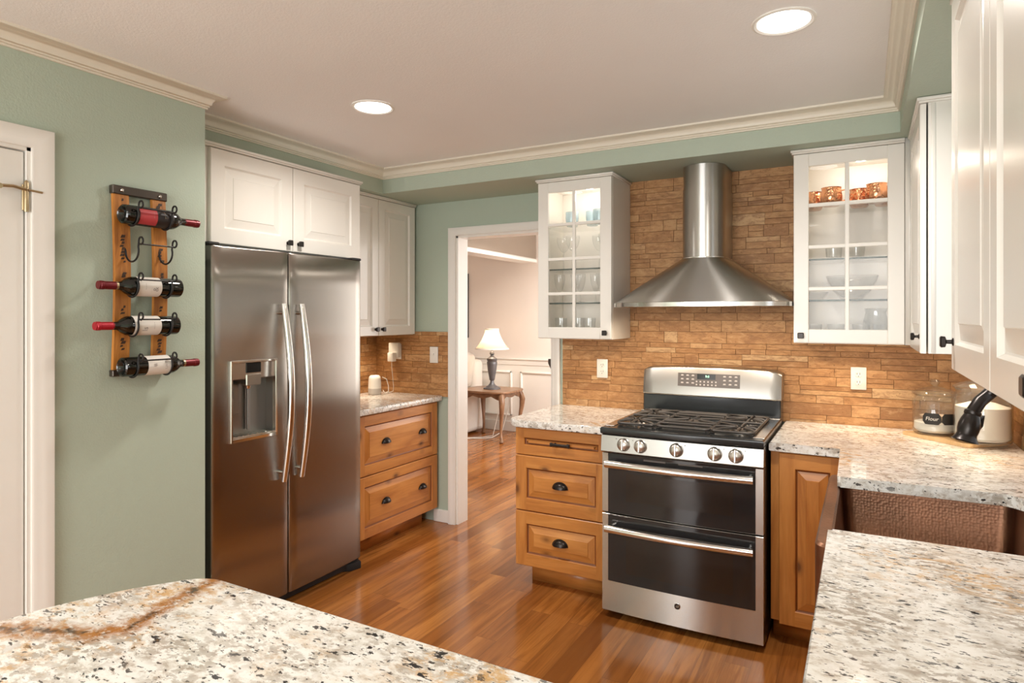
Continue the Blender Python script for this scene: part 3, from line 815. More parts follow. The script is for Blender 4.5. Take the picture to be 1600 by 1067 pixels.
# dispenser
xf = -2.583
mb = MB(); rim = .009
for a0, a1, b0, b1 in ((HY0-.004, HY0+rim, HZ0-.004, HZ1+.004), (HY1-rim, HY1+.004, HZ0-.004, HZ1+.004), (HY0, HY1, HZ1-rim, HZ1+.004), (HY0, HY1, HZ0-.004, HZ0+.016)):
    mb.box(xf-.02, xf+.007, a0, a1, b0, b1, .003)
mb.build('dispenser_bezel', M['steelbright'], dl)
mb = MB(); xi = -2.658
mb.poly([(xi, HY0, HZ0), (xi, HY1, HZ0), (xi, HY1, HZ1), (xi, HY0, HZ1)]); mb.poly([(xi, HY0, HZ0), (xf, HY0, HZ0), (xf, HY0, HZ1), (xi, HY0, HZ1)])
mb.poly([(xi, HY1, HZ0), (xf, HY1, HZ0), (xf, HY1, HZ1), (xi, HY1, HZ1)]); mb.poly([(xi, HY0, HZ1), (xf, HY0, HZ1), (xf, HY1, HZ1), (xi, HY1, HZ1)])
mb.box(xi, xi+.012, HY0+.01, HY0+.095, 1.01, 1.16, .004)
mb.lathe([(.008, .93), (.008, 1.16)], (xi+.016, 2.115, 0), 12)
mb.build('dispenser_niche', M['nichesteel'], dl)
mb = MB(); mb.box(xi, xf-.002, HY0+.006, HY1-.006, 1.182, HZ1-.006, .004); mb.build('dispenser_panel', M['steel'], dl)
mb = MB(); mb.box(xf-.004, xf+.0015, 2.057, 2.143, 1.212, 1.260, .002); mb.build('dispenser_display', M['lcd'], dl)
mb = MB(); mb.box(xf-.045, xf+.004, 2.056, 2.143, 1.150, 1.206, .004); mb.lathe([(.012, 1.134), (.016, 1.152)], (xf-.03, 2.09, 0), 12); mb.build('ice_chute', M['steelbright'], dl)
mb = MB(); mb.box(xi+.012, xi+.03, 2.0, 2.026, 1.085, 1.14, .006); mb.build('water_lever', M['darkplastic'], dl)
mb = MB(); mb.box(xi, xf+.001, HY0+.004, HY1-.004, HZ0+.002, HZ0+.022, .003)
for k in range(9): mb.box(xi+.008, xf-.008, HY0+.02+k*.026, HY0+.028+k*.026, HZ0+.022, HZ0+.0245)
mb.build('drip_tray', M['steelbright'], dl)
def handle(y, parent):
    mb = MB(); path = []; rad = []
    for k in range(25):
        f = k/24; z = .655+f*(1.545-.655); path.append((-2.553+.052*math.sin(PI*f), y, z)); rad.append(.0145+.0035*math.sin(PI*f))
    mb.tube(path, rad, 14)
    for z in (.70, 1.50): mb.tube([(-2.60, y, z), (-2.545, y, z)], .010, 10)
    return mb.build('handle', M['steelbright'], parent)
handle(2.258, dl); handle(2.372, dr)

# ------------------------------------------------------------------ range
RX0, RX1, RY = -1.138, -.386, 2.985
RC = (RX0+RX1)/2
t = thing('gas_range', 'stainless steel double-oven gas range between the alder cabinets', 'range', (RC, 3.36, 0))
mb = MB(); mb.box(RX0, RX1, RY+.045, 3.72, .03, .905, .002); mb.box(RX0+.03, RX1-.03, RY+.08, 3.70, .0, .03); mb.build('body', M['blackenamel'], t)
def bow(x, amt): u = (x-RC)/((RX1-RX0)/2); return -amt*(1-u*u)
def oven_door(z0, z1, g0, g1, w0, w1, hz):
    # bowed steel frame with a black glass field
    mb = MB(); n = 16
    xs = [RX0+.002+(RX1-RX0-.004)*k/n for k in range(n+1)]
    ga, gb = RX0+.034, RX1-.034
    xs = sorted(set([x for x in xs if abs(x-ga) > .012 and abs(x-gb) > .012]+[ga, gb]))
    zs = [z0, z0+.004, g0, g1, z1-.003, z1] if z1-g1 > .006 else [z0, z0+.004, g0, z1-.002, z1]
    def y(x, z):
        e = min(z-z0, z1-z); return RY+bow(x, .012)+.004*max(0, 1-e/.004)
    V = [[mb.v((x, y(x, z), z)) for z in zs] for x in xs]
    for i in range(len(xs)-1):
        for j in range(len(zs)-1):
            zc = (zs[j]+zs[j+1])/2; xc = (xs[i]+xs[i+1])/2
            mb.f([V[i][j], V[i+1][j], V[i+1][j+1], V[i][j+1]])
    B = [[mb.v((x, RY+.042, z)) for z in (z0, z1)] for x in (xs[0], xs[-1])]
    mb.f([v[0] for v in V]+[B[1][0], B[0][0]]); mb.f([v[-1] for v in V]+[B[1][1], B[0][1]]); mb.f(V[0]+[B[0][1], B[0][0]]); mb.f(V[-1]+[B[1][1], B[1][0]])
    d = mb.build('oven_door', M['steel'], t, ang=30)
    def slab(name, a0, a1, b0, b1, off, mat):
        m = MB(); k = 14; xs_ = [a0+(a1-a0)*i/k for i in range(k+1)]
        f = [[(x, RY+bow(x, .012)-off, b) for b in (b0, b1)] for x in xs_]
        m.grid(f); m.grid([[(x, RY+bow(x, .012)-off, b0) for x in xs_], [(x, RY+bow(x, .012)+.001, b0) for x in xs_]]); m.grid([[(x, RY+bow(x, .012)-off, b1) for x in xs_], [(x, RY+bow(x, .012)+.001, b1) for x in xs_]])
        m.grid([[(x, RY+bow(x, .012)-off, b) for b in (b0, b1)] for x in (a0,)]+[[(a0, RY+bow(a0, .012)+.001, b) for b in (b0, b1)]])
        m.grid([[(a1, RY+bow(a1, .012)-off, b) for b in (b0, b1)]]+[[(a1, RY+bow(a1, .012)+.001, b) for b in (b0, b1)]])
        return m.build(name, mat, d)
    slab('door_glass', ga, gb, g0, g1, .0025, M['ovenglass'])
    slab('oven_window', RC-.248, RC+.248, w0, w1, .0035, M['ovenwin'])
    # bowed bar handle
    m = MB(); path = []
    for k in range(21):
        x = RX0+.038+(RX1-RX0-.076)*k/20; path.append((x, RY-.048+bow(x, .022), hz))
    m.tube(path, .0185, 14)
    for x in (RX0+.055, RX1-.055): m.tube([(x, RY+bow(x, .012)+.002, hz), (x, RY-.05+bow(x, .022), hz)], .012, 10)
    m.build('handle', M['steelbright'], d)
    return d
oven_door(.519, .812, .523, .8105, .588, .722, .768)
d2 = oven_door(.034, .512, .186, .5105, .236, .424, .455)
# round emblem on the lower door
m = MB(); yl = RY-.0125; m.M = Matrix.Translation((RC, yl, .134)) @ Matrix.Rotation(R(90), 4, 'X')
m.lathe([(.0150, -.001), (.0150, .002), (.0142, .003), (.0130, .003), (.0126, .0015)], (0,0,0), 28, mi=0); m.lathe([(.0127, .0010), (.0127, .0016), (.0001, .0016)], (0,0,0), 28, mi=1, cap0=False)
m.mi = 0; put_text(m, 'GE', .015, lambda x, y: (x*.85, y, .0022), 0, .25); m.build('emblem', [M['steelbright'], M['lcd']], d2)
# slots above the upper door glass
for a0, a1 in ((RC-.16, RC-.055), (RC+.005, RC+.115)):
    m = MB(); m.box(a0, a1, RY-.0165, RY-.008, .792, .799); m.build('vent_slot', M['glaze'], t)
# control panel with knobs
m = MB(); n = 14; prof = [(.016, .8165), (-.010, .8175), (-.014, .822), (-.004, .898), (.004, .9045), (.05, .9045), (.05, .8165)]
m.grid([[(RX0+(RX1-RX0)*k/n, RY+bow(RX0+(RX1-RX0)*k/n, .012)*(.7)+dy, z) for dy, z in prof] for k in range(n+1)])
m.poly([(RX0, RY+dy, z) for dy, z in prof]); m.poly([(RX1, RY+dy, z) for dy, z in prof]); m.build('control_panel', M['satinsteel'], t, ang=30)
for k, x in enumerate((-1.021, -.937, -.765, -.592, -.501)):
    z = .861; y = RY-.010+bow(x, .012)*.7
    m = MB(); m.M = Matrix.Translation((x, y, z)) @ Matrix.Rotation(R(90-7), 4, 'X')
    m.lathe([(.0325, -.003), (.0325, .003), (.030, .005), (.029, .014), (.0265, .021), (.021, .0255), (.0001, .0275)], (0,0,0), 28)
    o = m.build('burner_knob', M['knobsteel'], t)
    m = MB(); m.M = Matrix.Translation((x, y, z)) @ Matrix.Rotation(R(90-7), 4, 'X')
    m.box(-.0045, .0045, -.028, .028, .016, .0295, .002); m.build('knob_grip', M['knobsteel'], o)
    m = MB(); s_ = -1 if k < 2 else 1
    m.M = Matrix.Translation((x, y+.0026, z)) @ Matrix.Rotation(R(90-7), 4, 'X')
    for q in ((.039, .024),): m.lathe([(.0022, .0), (.0022, .0036)], (s_*q[0], q[1], 0), 8)
    m.build('dial_mark', M['glaze'], o)
# cooktop tray
m = MB()
m.prism([(RX0-.002, RY-.018), (RC, RY-.026), (RX1+.002, RY-.018), (RX1+.002, 3.66), (RX0-.002, 3.66)], .906, .938, .007, seg=3)
m.build('cooktop', M['blackenamel'], t)
m = MB()
for x0, x1 in ((RX0+.002, RX0+.05), (RX1-.05, RX1-.002)): m.box(x0, x1, 3.02, 3.655, .9385, .9405, .001)
m.box(RX0+.002, RX1-.002, 3.61, 3.658, .9385, .944, .002); m.build('cooktop_trim', M['steel'], t)
burn = [(RC-.25, 3.17, .044), (RC-.25, 3.46, .036), (RC, 3.315, .05), (RC+.25, 3.17, .05), (RC+.25, 3.46, .036)]
for x, y, r in burn:
    m = MB(); m.lathe([(r+.03, .9385), (r+.03, .9400), (r+.008, .941), (r+.004, .946), (r-.004, .947), (r-.004, .945)], (x, y, 0), 28, mi=0, cap1=False); m.lathe([(r-.003, .945), (r-.002, .949), (r-.010, .9515), (.0001, .952)], (x, y, 0), 28, mi=1, cap0=False)
    m.build('burner', [M['steel'], M['castiron']], t)
gz = .957
def bar(m, p, q, r=.0065): m.tube([p, q], r, 6)
for gx0, gx1, hasb in ((RX0+.052, RC-.130, burn[:2]), (RC-.126, RC+.126, burn[2:3]), (RC+.130, RX1-.052, burn[3:])):
    m = MB(); y0, y1 = 3.055, 3.585
    loop = [(x, y, gz-.006) for x, y, _ in rrect(gx0, gx1, y0, y1, .03, 0, 4)]
    m.tube(loop+[loop[0]], .0068, 6, cap=False)
    for x, y in ((gx0+.012, y0+.012), (gx1-.012, y0+.012), (gx0+.012, y1-.012), (gx1-.012, y1-.012)):
        m.tube([(x, y, gz-.005), (x, y, .9395)], [.0065, .0085], 6)
    if len(hasb) == 2:
        ym = (y0+y1)/2; bar(m, (gx0, ym, gz), (gx1, ym, gz))
        for bx, by, br in hasb:
            for ang in range(0, 360, 45):
                dx, dy = math.cos(R(ang)), math.sin(R(ang))
                tx = ((gx1 if dx > 0 else gx0)-bx)/dx if abs(dx) > .01 else 9
                lim = ym if (dy > 0) == (by < ym) else (y1 if dy > 0 else y0)
                ty = (lim-by)/dy if abs(dy) > .01 else 9
                e = min(tx, ty)
                m.tube([(bx+dx*e, by+dy*e, gz-.004), (bx+dx*(e*.5+.02), by+dy*(e*.5+.02), gz+.001), (bx+dx*.030, by+dy*.030, gz+.001), (bx+dx*.024, by+dy*.024, gz-.004)], .0058, 6)
    else:
        bx, by, br = hasb[0]
        for dy in (-.19, -.12, .12, .19):
            bar(m, (gx0, by+dy, gz), (gx1, by+dy, gz))
        for ang in range(30, 390, 60):
            dx, dy = math.cos(R(ang)), math.sin(R(ang)); e = min((.126)/max(abs(dx), .01), .12/max(abs(dy), .01))
            m.tube([(bx+dx*e, by+dy*e, gz-.003), (bx+dx*.03, by+dy*.03, gz+.001)], .0058, 6)
    m.build('grate', M['castiron'], t)
# backguard
m = MB(); m.box(RX0+.002, RX1-.002, 3.655, 3.772, .905, 1.036, .006); m.build('backguard', M['blackenamel'], t)
m = MB(); n = 24; rows = []
for k in range(n+1):
    u = -1+2*k/n; x = RC+u*(RX1-RX0)/2; ed = max(0, abs(u)-.94)/.06
    zt = 1.186+.012*(1-u*u) - .012*ed**2; f = -.012*(1-u*u)
    rows.append([(x, 3.775, 1.034), (x, 3.652+f+.010*ed**2, 1.034), (x, 3.648+f+.010*ed**2, 1.040), (x, 3.668+f+.010*ed**2, zt-.014), (x, 3.674+f+.012*ed**2, zt-.004), (x, 3.684+f+.012*ed**2, zt), (x, 3.775, zt)])
V = m.grid(rows); m.f(V[0]); m.f(V[-1]); bgd = m.build('backguard_panel', M['satinsteel'], t, ang=30)
def onbg(x, z, off): # point on the sloped face
    u = (x-RC)/((RX1-RX0)/2); return (x, 3.648-.012*(1-u*u)+.020*(z-1.040)/(.132+.012*(1-u*u))-off, z)
m = MB(); xs = [RC-.170+.338*k/10 for k in range(11)]
m.grid([[onbg(x, z, .0015) for z in (1.088, 1.162)] for x in xs]); disp = m.build('control_display', M['glaze'], bgd)
m = MB(); xs = [RC-.062+.1*k/4 for k in range(5)]; m.grid([[onbg(x, z, .0025) for z in (1.130, 1.159)] for x in xs]); m.build('clock_window', M['lcd'], disp)
m = MB(); put_text(m, '9:0', .018, lambda x, y: onbg(RC-.006+x, 1.146+y, .0035)); m.build('clock_digits', M['digits'], disp)
for x0 in (RC-.145, RC+.087):
    m = MB()
    for i in range(3):
        for j in range(3):
            x = x0+i*.030; z = 1.150-j*.021; m.poly([onbg(x-.008, z-.0035, .0025), onbg(x+.008, z-.0035, .0025), onbg(x+.006, z+.0035, .0025), onbg(x-.006, z+.0035, .0025)])
    m.build('keypad', M['keys'], disp)
m = MB()
for i in range(6):
    for j in range(2):
        x = RC-.064+i*.021; z = 1.117-j*.017; m.poly([onbg(x-.004, z-.004, .0025), onbg(x+.004, z-.004, .0025), onbg(x+.004, z+.004, .0025), onbg(x-.004, z+.004, .0025)])
m.build('keypad', M['keys'], disp)

# ------------------------------------------------------------------ range hood
HC = -.772
t = thing('range_hood', 'stainless steel chimney hood with flared canopy above the range', 'range hood', (HC, 3.55, 1.535))
def hood_ring(hw, yb, ys, yf, z, n=28):
    """half width, back, side-front, centre-front"""
    out = [(HC+hw, yb, z), ]
    for k in range(n+1):
        a = PI*k/n; u = math.cos(a)
        out.append((HC+hw*u, ys-(ys-yf)*math.sin(a)**.9, z))
    out.append((HC-hw, yb, z))
    return out
m = MB(); YBk = WBT-.004
def ringat(f):
    # f 0 = lip, 1 = collar
    hw = .455+(.118-.455)*f; ys = 3.44+(3.60-3.44)*f; yf = 3.265+(3.485-3.265)*f
    return hw, ys, yf
rows = []
for k in range(13):
    f = k/12; hw, ys, yf = ringat(f); rows.append(hood_ring(hw, YBk, ys, yf, 1.556+.246*(f**.96)))
m.grid(rows); cb = m.build('canopy', M['hoodsteel'], t, ang=50)
m = MB(); hw, ys, yf = ringat(0)
rows = [hood_ring(hw, YBk, ys, yf, 1.558), hood_ring(hw+.004, YBk, ys-.003, yf-.003, 1.556), hood_ring(hw+.004, YBk, ys-.003, yf-.003, 1.534), hood_ring(hw-.004, YBk, ys+.004, yf+.004, 1.534), hood_ring(hw-.02, YBk, ys+.02, yf+.02, 1.545)]
V = m.grid(rows); m.f(V[-1]); m.build('lip', M['steelbright'], t, ang=30)
m = MB()
for s_ in (-.19, .19): m.box(HC+s_-.16, HC+s_+.16, 3.42, 3.72, 1.535, 1.546, .002)
m.build('filter', M['steel'], t)
for s_ in (-.28, .0, .28):
    m = MB(); m.lathe([(.028, 1.5455), (.028, 1.541), (.022, 1.539), (.0001, 1.539)], (HC+s_, 3.38, 0), 20, cap0=False); m.build('hood_light', M['hoodlens'], t)
    lamp('hood_lamp', 'SPOT', (HC+s_, 3.38, 1.525), 5, WARM, (R(18), 0, 0), spot_size=R(150), spot_blend=.8, shadow_soft_size=.03)
m = MB(); rows = [hood_ring(.116, YBk, 3.60, 3.487, z) for z in (1.795, 2.18)]; m.grid(rows); rows = [hood_ring(.113, YBk, 3.603, 3.490, z) for z in (2.175, SO-.001)]; m.grid(rows)
m.build('chimney', M['hoodsteel'], t, ang=50)
m = MB(); rows = [hood_ring(.121, YBk, 3.596, 3.482, z) for z in (1.792, 1.803)]; m.grid(rows); m.build('collar', M['steelbright'], t)

# ------------------------------------------------------------------ glass-fronted wall cabinets
def glass_cabinet(label, x0, x1, kn, sides):
    yf = 3.45; z0, z1 = 1.350, 2.283; T = .018
    t = thing('glass_cabinet', label, 'cabinet', ((x0+x1)/2, 3.6, z0))
    m = MB(); yb = WBT-.004
    m.box(x0, x0+T, yf+.021, yb, z0, z1, .001, mi=0); m.box(x1-T, x1, yf+.021, yb, z0, z1, .001, mi=0)
    m.box(x0+T, x1-T, yf+.021, yb, z1-T, z1, mi=0); m.box(x0+T, x1-T, yf+.021, yb, z0, z0+T, mi=0); m.box(x0+T, x1-T, yb-.006, yb, z0+T, z1-T, mi=1)
    # inner liner
    e = .0006
    for xx in (x0+T+e, x1-T-e): m.poly([(xx, yf+.022, z0+T), (xx, yb-.007, z0+T), (xx, yb-.007, z1-T), (xx, yf+.022, z1-T)], 1)
    m.poly([(x0+T, yf+.022, z1-T-e), (x1-T, yf+.022, z1-T-e), (x1-T, yb-.007, z1-T-e), (x0+T, yb-.007, z1-T-e)], 1)
    m.build('body', [M['white'], M['inside']], t)
    for z in (2.022, 1.758, 1.556):
        m = MB(); m.box(x0+T+.002, x1-T-.002, yf+.036, yb-.01, z, z+.008, mi=0)
        m.box(x0+T+.003, x1-T-.003, yf+.0345, yf+.0362, z, z+.008, mi=1); m.build('glass_shelf', [M['shelfglass'], M['shelfedge']], t)
    m = MB(); d0, d1 = x0+.001, x1-.001; zb, zt = 1.353, 2.281; s = .068; P = FYm(yf); n0, n1 = -.02, 0
    def bx(a0, a1, b0, b1, q0=-.02, q1=0, b=.0025): m.box(a0, a1, yf-q1, yf-q0, b0, b1, b)
    bx(d0, d0+s, zb, zt); bx(d1-s, d1, zb, zt); bx(d0+s-.0005, d1-s+.0005, zb, zb+.066); bx(d0+s-.0005, d1-s+.0005, zt-.062, zt)
    xm = (d0+d1)/2; bx(xm-.0095, xm+.0095, zb+.06, zt-.06, -.017, -.001)
    for z in (2.027, 1.822, 1.617): bx(d0+s-.001, d1-s+.001, z-.0090, z+.0090, -.0165, -.0018)
    d = m.build('door', M['white'], t)
    g = MB(); g.box(d0+s-.006, d1-s+.006, yf+.011, yf+.014, zb+.06, zt-.056); g.build('glass_pane', M['pane'], d)
    knob(FYm(yf), kn, 1.388, d)
    cornice(t, x0, x1, yf, yb, 2.283, 2.303, sides)
    g = MB(); xm = x0+(x1-x0)*.62; g.lathe([(.033, z1-T-.001), (.033, z1-T-.010), (.026, z1-T-.013), (.0001, z1-T-.013)], (xm, 3.56, 0), 24, cap0=False); g.build('puck_light', M['puck'], t)
    return t, xm
GLx0, GLx1, GRx0, GRx1 = -1.725, -1.258, -.309, .163
tL, pxL = glass_cabinet('white glass-door cabinet left of the range hood holding blue tumblers', GLx0, GLx1, GLx1-.035, 'lrf')
tR, pxR = glass_cabinet('white glass-door cabinet right of the range hood holding copper mugs', GRx0, GRx1, GRx0+.035, 'lf')
lamp('puck_lamp_left', 'POINT', (pxL, 3.56, 2.20), 1.1, SOFT, shadow_soft_size=.02)
lamp('puck_lamp_right', 'POINT', (pxR, 3.56, 2.20), 1.0, (1, .86, .70), shadow_soft_size=.02)
# corner filler and right-wall cabinets
XN = .196; XFc = .183
t = thing('wall_cabinet', 'white upper cabinet in the far right corner beside the glass cabinet', 'cabinet', (.39, 3.2, 1.34))
m = MB(); m.box(XFc+.026, XR-.018, 2.850, WBT-.004, 1.342, 2.283, .001); m.box(GRx1+.001, XFc+.026, 3.448, WBT-.004, 1.350, 2.3025); m.box(XFc+.036, XFc+.05, 2.8475, 2.8505, 1.345, 2.28, .001); m.build('body', M['white'], t)
m = MB(); panel(m, FXm(XFc), 2.853, 3.44, 1.342, 2.281, s=.062, raise_=.036); d = m.build('door', WH, t); knob(FXm(XFc), 2.89, 1.405, d)
m = MB(); m.box(XFc-.004, XR-.018, 2.842, 3.43, 2.283, 2.291, .001); m.box(XFc-.010, XR-.018, 2.836, 3.43, 2.291, 2.303, .001); m.build('top_moulding', M['white'], t)
t = thing('wall_cabinet', 'glossy white two-door upper cabinet at the right edge of the picture', 'cabinet', (.4, 1.5, 1.345))
m = MB(); m.box(XN+.021, XR-.002, .94, 1.985, 1.345, 2.283, .001); m.build('body', M['white'], t)
for a0, a1, k in ((1.413, 1.985, 1.945), (.945, 1.410, .985)):
    m = MB(); panel(m, FXm(XN), a0, a1, 1.345, 2.283, s=.066, raise_=.040); d = m.build('door', WH, t); knob(FXm(XN), k, 1.417 if a0 > 1.2 else 1.395, d)
m = MB(); m.box(XN-.004, XR-.002, .93, 1.99, 2.283, 2.303, .002); m.build('top_moulding', M['white'], t)
# under-cabinet strips
for x0, x1, y, e in ((-.28, .14, 3.66, 1.0), (-1.70, -1.28, 3.66, .5)):
    lamp('undercabinet_lamp', 'AREA', ((x0+x1)/2, y, 1.343), e, WARM, (0, 0, 0), shape='RECTANGLE', size=x1-x0, size_y=.03, spread=R(105))
lamp('undercabinet_lamp', 'AREA', (.40, 3.30, 1.335), 1.7, WARM, (0, 0, 0), shape='RECTANGLE', size=.04, size_y=.7, spread=R(105))
lamp('undercabinet_lamp', 'AREA', (-3.12, 3.40, 1.343), 1.6, WARM, (0, 0, 0), shape='RECTANGLE', size=.04, size_y=.6, spread=R(105))

# ------------------------------------------------------------------ things in the glass cabinets
def vessel(name, label, cat, prof, loc, mat, group, n=28, handle=None):
    m = MB(); m.lathe(prof, loc, n, cap0=False, cap1=False)
    if handle: m.tube([Vector(loc)+Vector(p) for p in handle], .004, 8)
    return tag(m.build(name, mat, org=loc, ang=50), label, cat, group)
TUM = [(.0001, .004), (.030, .004), (.032, 0), (.036, .012), (.041, .05), (.041, .088), (.039, .088), (.039, .05), (.034, .014), (.0001, .012)]
zt = 2.0305
bt = vessel('blue_tumbler', 'pale blue tumbler on the left of the top shelf in the left glass cabinet', 'tumbler', TUM, (-1.565, 3.60, zt), M['blueglass'], 'blue tumblers')
repeat(bt, (-1.440, 3.62, zt), 'paler blue tumbler in the middle of the top shelf in the left glass cabinet')
repeat(bt, (-1.375, 3.57, zt), 'deep blue tumbler at the right end of the top shelf, left glass cabinet')
# stemmed glasses
def stem(h, r, bowl):
    p = [(.0001, .0015), (.034, .0015), (.034, .003), (.008, .006), (.0035, .014), (.0032, h-bowl)]
    for k in range(8): f = k/7; p.append((r*math.sin(PI/2*f*1.12)*(1 if f < .9 else .985)+.003, h-bowl+bowl*(1-math.cos(PI/2*f))**.8))
    return p
zb1, zb2, zb3 = 1.7665, 1.5645, 1.3685
wg = vessel('wine_glass', 'clear wine glass, leftmost on the middle shelf of the left glass cabinet', 'wine glass', stem(.205, .040, .095), (-1.63, 3.62, zb1), M['glass'], 'stemware in the left glass cabinet')
for x, y, k in ((-1.545, 3.56, 'second from left'), (-1.40, 3.63, 'third from left'), (-1.335, 3.56, 'rightmost')): repeat(wg, (x, y, zb1), 'clear wine glass, %s on the middle shelf of the left glass cabinet' % k)
fl = vessel('stemmed_glass', 'slim stemmed glass, leftmost on the lowest shelf of the left glass cabinet', 'wine glass', stem(.175, .030, .11), (-1.64, 3.58, zb2), M['glass'], 'slim stemware in the left glass cabinet')
for x, y, k in ((-1.56, 3.64, 'second from left'), (-1.50, 3.57, 'third from left'), (-1.42, 3.62, 'fourth from left'), (-1.36, 3.56, 'second from right'), (-1.325, 3.64, 'rightmost')): repeat(fl, (x, y, zb2), 'slim stemmed glass, %s on the lowest shelf of the left glass cabinet' % k)
CUP = [(.0001, .006), (.030, .006), (.031, 0), (.033, .008), (.037, .105), (.0355, .105), (.031, .012), (.0001, .011)]
cg = vessel('drinking_glass', 'clear drinking glass, leftmost on the bottom of the left glass cabinet', 'glass', CUP, (-1.63, 3.58, zb3), M['glass'], 'clear glasses on the left cabinet floor')
for x, y, k in ((-1.54, 3.64, 'second from left'), (-1.44, 3.57, 'third from left'), (-1.35, 3.63, 'rightmost')): repeat(cg, (x, y, zb3), 'clear drinking glass, %s on the bottom of the left glass cabinet' % k)
MUG = [(.0001, .0), (.034, 0), (.040, .006), (.049, .03), (.050, .05), (.045, .078), (.044, .088), (.0465, .092), (.044, .092), (.042, .086), (.043, .078), (.047, .05), (.0001, .004)]
HND = [(.044, 0, .076), (.066, 0, .078), (.076, 0, .055), (.066, 0, .028), (.046, 0, .022)]
mg = vessel('copper_mug', 'hammered copper mug in front, left half of the right glass cabinet', 'mug', MUG, (-.145, 3.56, zt), M['mug'], 'copper mugs', 32, HND)
repeat(mg, (-.232, 3.66, zt), 'hammered copper mug behind at the far left of the top shelf, right glass cabinet', rot=(0,0,R(40)))
repeat(mg, (.052, 3.56, zt), 'hammered copper mug in front, right half of the right glass cabinet')
repeat(mg, (-.022, 3.67, zt), 'hammered copper mug behind, just right of the centre bar of the right glass cabinet', rot=(0,0,R(130)))
repeat(mg, (.085, 3.67, zt), 'hammered copper mug mostly hidden at the far right of the top shelf', rot=(0,0,R(110)))
LOW = [(.0001, .008), (.030, .008), (.031, 0), (.034, .01), (.040, .075), (.038, .075), (.032, .014), (.0001, .012)]
lg = vessel('drinking_glass', 'short clear glass left of the centre bar, upper glass shelf of the right cabinet', 'glass', LOW, (-.135, 3.60, zb1), M['glass'], 'short glasses on the upper glass shelf')
repeat(lg, (-.035, 3.60, zb1), 'short clear glass right of the centre bar, upper glass shelf of the right cabinet')
BOWL = [(.0001, .006), (.045, .006), (.046, 0), (.05, .008), (.085, .045), (.108, .09), (.118, .12), (.114, .118), (.104, .09), (.08, .047), (.045, .014), (.0001, .012)]
vessel('glass_bowl', 'large cut-glass bowl on the lower glass shelf of the right cabinet', 'bowl', BOWL, (-.055, 3.62, zb2), M['glass'], None, 20)
DISH = [(.0001, .004), (.03, .004), (.031, 0), (.055, .03), (.06, .04), (.057, .04), (.03, .01), (.0001, .008)]
vessel('glass_dish', 'small clear glass dish at the left of the lower glass shelf, right cabinet', 'bowl', DISH, (-.215, 3.58, zb2), M['glass'], None, 20)
sg = vessel('drinking_glass', 'short clear glass, leftmost on the bottom of the right glass cabinet', 'glass', LOW, (-.225, 3.57, zb3), M['glass'], 'clear glasses on the right cabinet floor')
for x, y, k in ((-.125, 3.60, 'second from left'), (-.015, 3.58, 'second from right'), (.075, 3.60, 'rightmost')): repeat(sg, (x, y, zb3), 'short clear glass, %s on the bottom of the right glass cabinet' % k)
PITCH = [(.0001, .004), (.05, .004), (.052, 0), (.06, .03), (.058, .09), (.046, .13), (.052, .155), (.050, .155), (.043, .13), (.055, .09), (.0001, .01)]
vessel('glass_pitcher', 'clear glass pitcher behind the short glasses, right glass cabinet', 'pitcher', PITCH, (.05, 3.70, zb3), M['glass'], None, 24)

# ------------------------------------------------------------------ wine rack and bottles
t = thing('wine_rack', 'barrel-stave wall wine rack with forged wire holders on green wall', 'wine rack', (XP, 1.51, 1.25))
ZT, ZB = 1.985, 1.252
def bowx(z): f = (z-ZB)/(ZT-ZB); return XP+.006+.016*math.sin(PI*f)
def stave(y0, y1, marks):
    m = MB(); n = 24
    secs = []
    for k in range(n+1):
        z = ZB+(ZT-ZB)*k/n; x = bowx(z); secs.append([(x, y0, z), (x+.014, y0+.001, z), (x+.015, (y0+y1)/2, z), (x+.014, y1-.001, z), (x, y1, z)])
    V = m.grid(secs, cv=True); m.f(V[0]); m.f(V[-1]); o = m.build('stave', M['stave'], t)
    m = MB(); rnd = random.Random(int(y0*1000))
    for z0, z1 in marks:
        for i in range(int((z1-z0)/.012)):
            z = z0+i*.012; yc = (y0+y1)/2+rnd.uniform(-.006, .006); w_ = rnd.uniform(.005, .012); hh = rnd.uniform(.008, .013)
            m.poly([(bowx(z)+.0158, yc-w_, z), (bowx(z)+.0158, yc+w_*.6, z+.002), (bowx(z+hh)+.0158, yc+w_*.8, z+hh), (bowx(z+hh)+.0158, yc-w_*.5, z+hh)])
    m.build('burnt_marking', M['brand'], o)
stave(1.412, 1.474, [(1.93, 1.95), (1.69, 1.80), (1.62, 1.66), (1.49, 1.53), (1.35, 1.40)])
stave(1.566, 1.624, [(1.92, 1.945), (1.70, 1.76), (1.635, 1.66), (1.50, 1.53), (1.33, 1.40)])
m = MB(); m.box(XP+.001, XP+.028, 1.408, 1.628, 1.956, 1.990, .003); m.build('top_band', M['rust'], t)
m = MB(); m.box(XP+.001, XP+.028, 1.408, 1.628, 1.249, 1.275, .003); m.build('bottom_band', M['rust'], t)
for y in (1.443, 1.596):
    m = MB(); m.lathe([(.007, .0), (.007, .003), (.004, .006), (.0001, .0065)], (XP+.028, y, 1.972), 12, 'X'); m.build('rivet', M['steelbright'], t)
RZ = [1.873, 1.735, 1.598, 1.446, 1.288]; BX = -2.476; BR = .0375
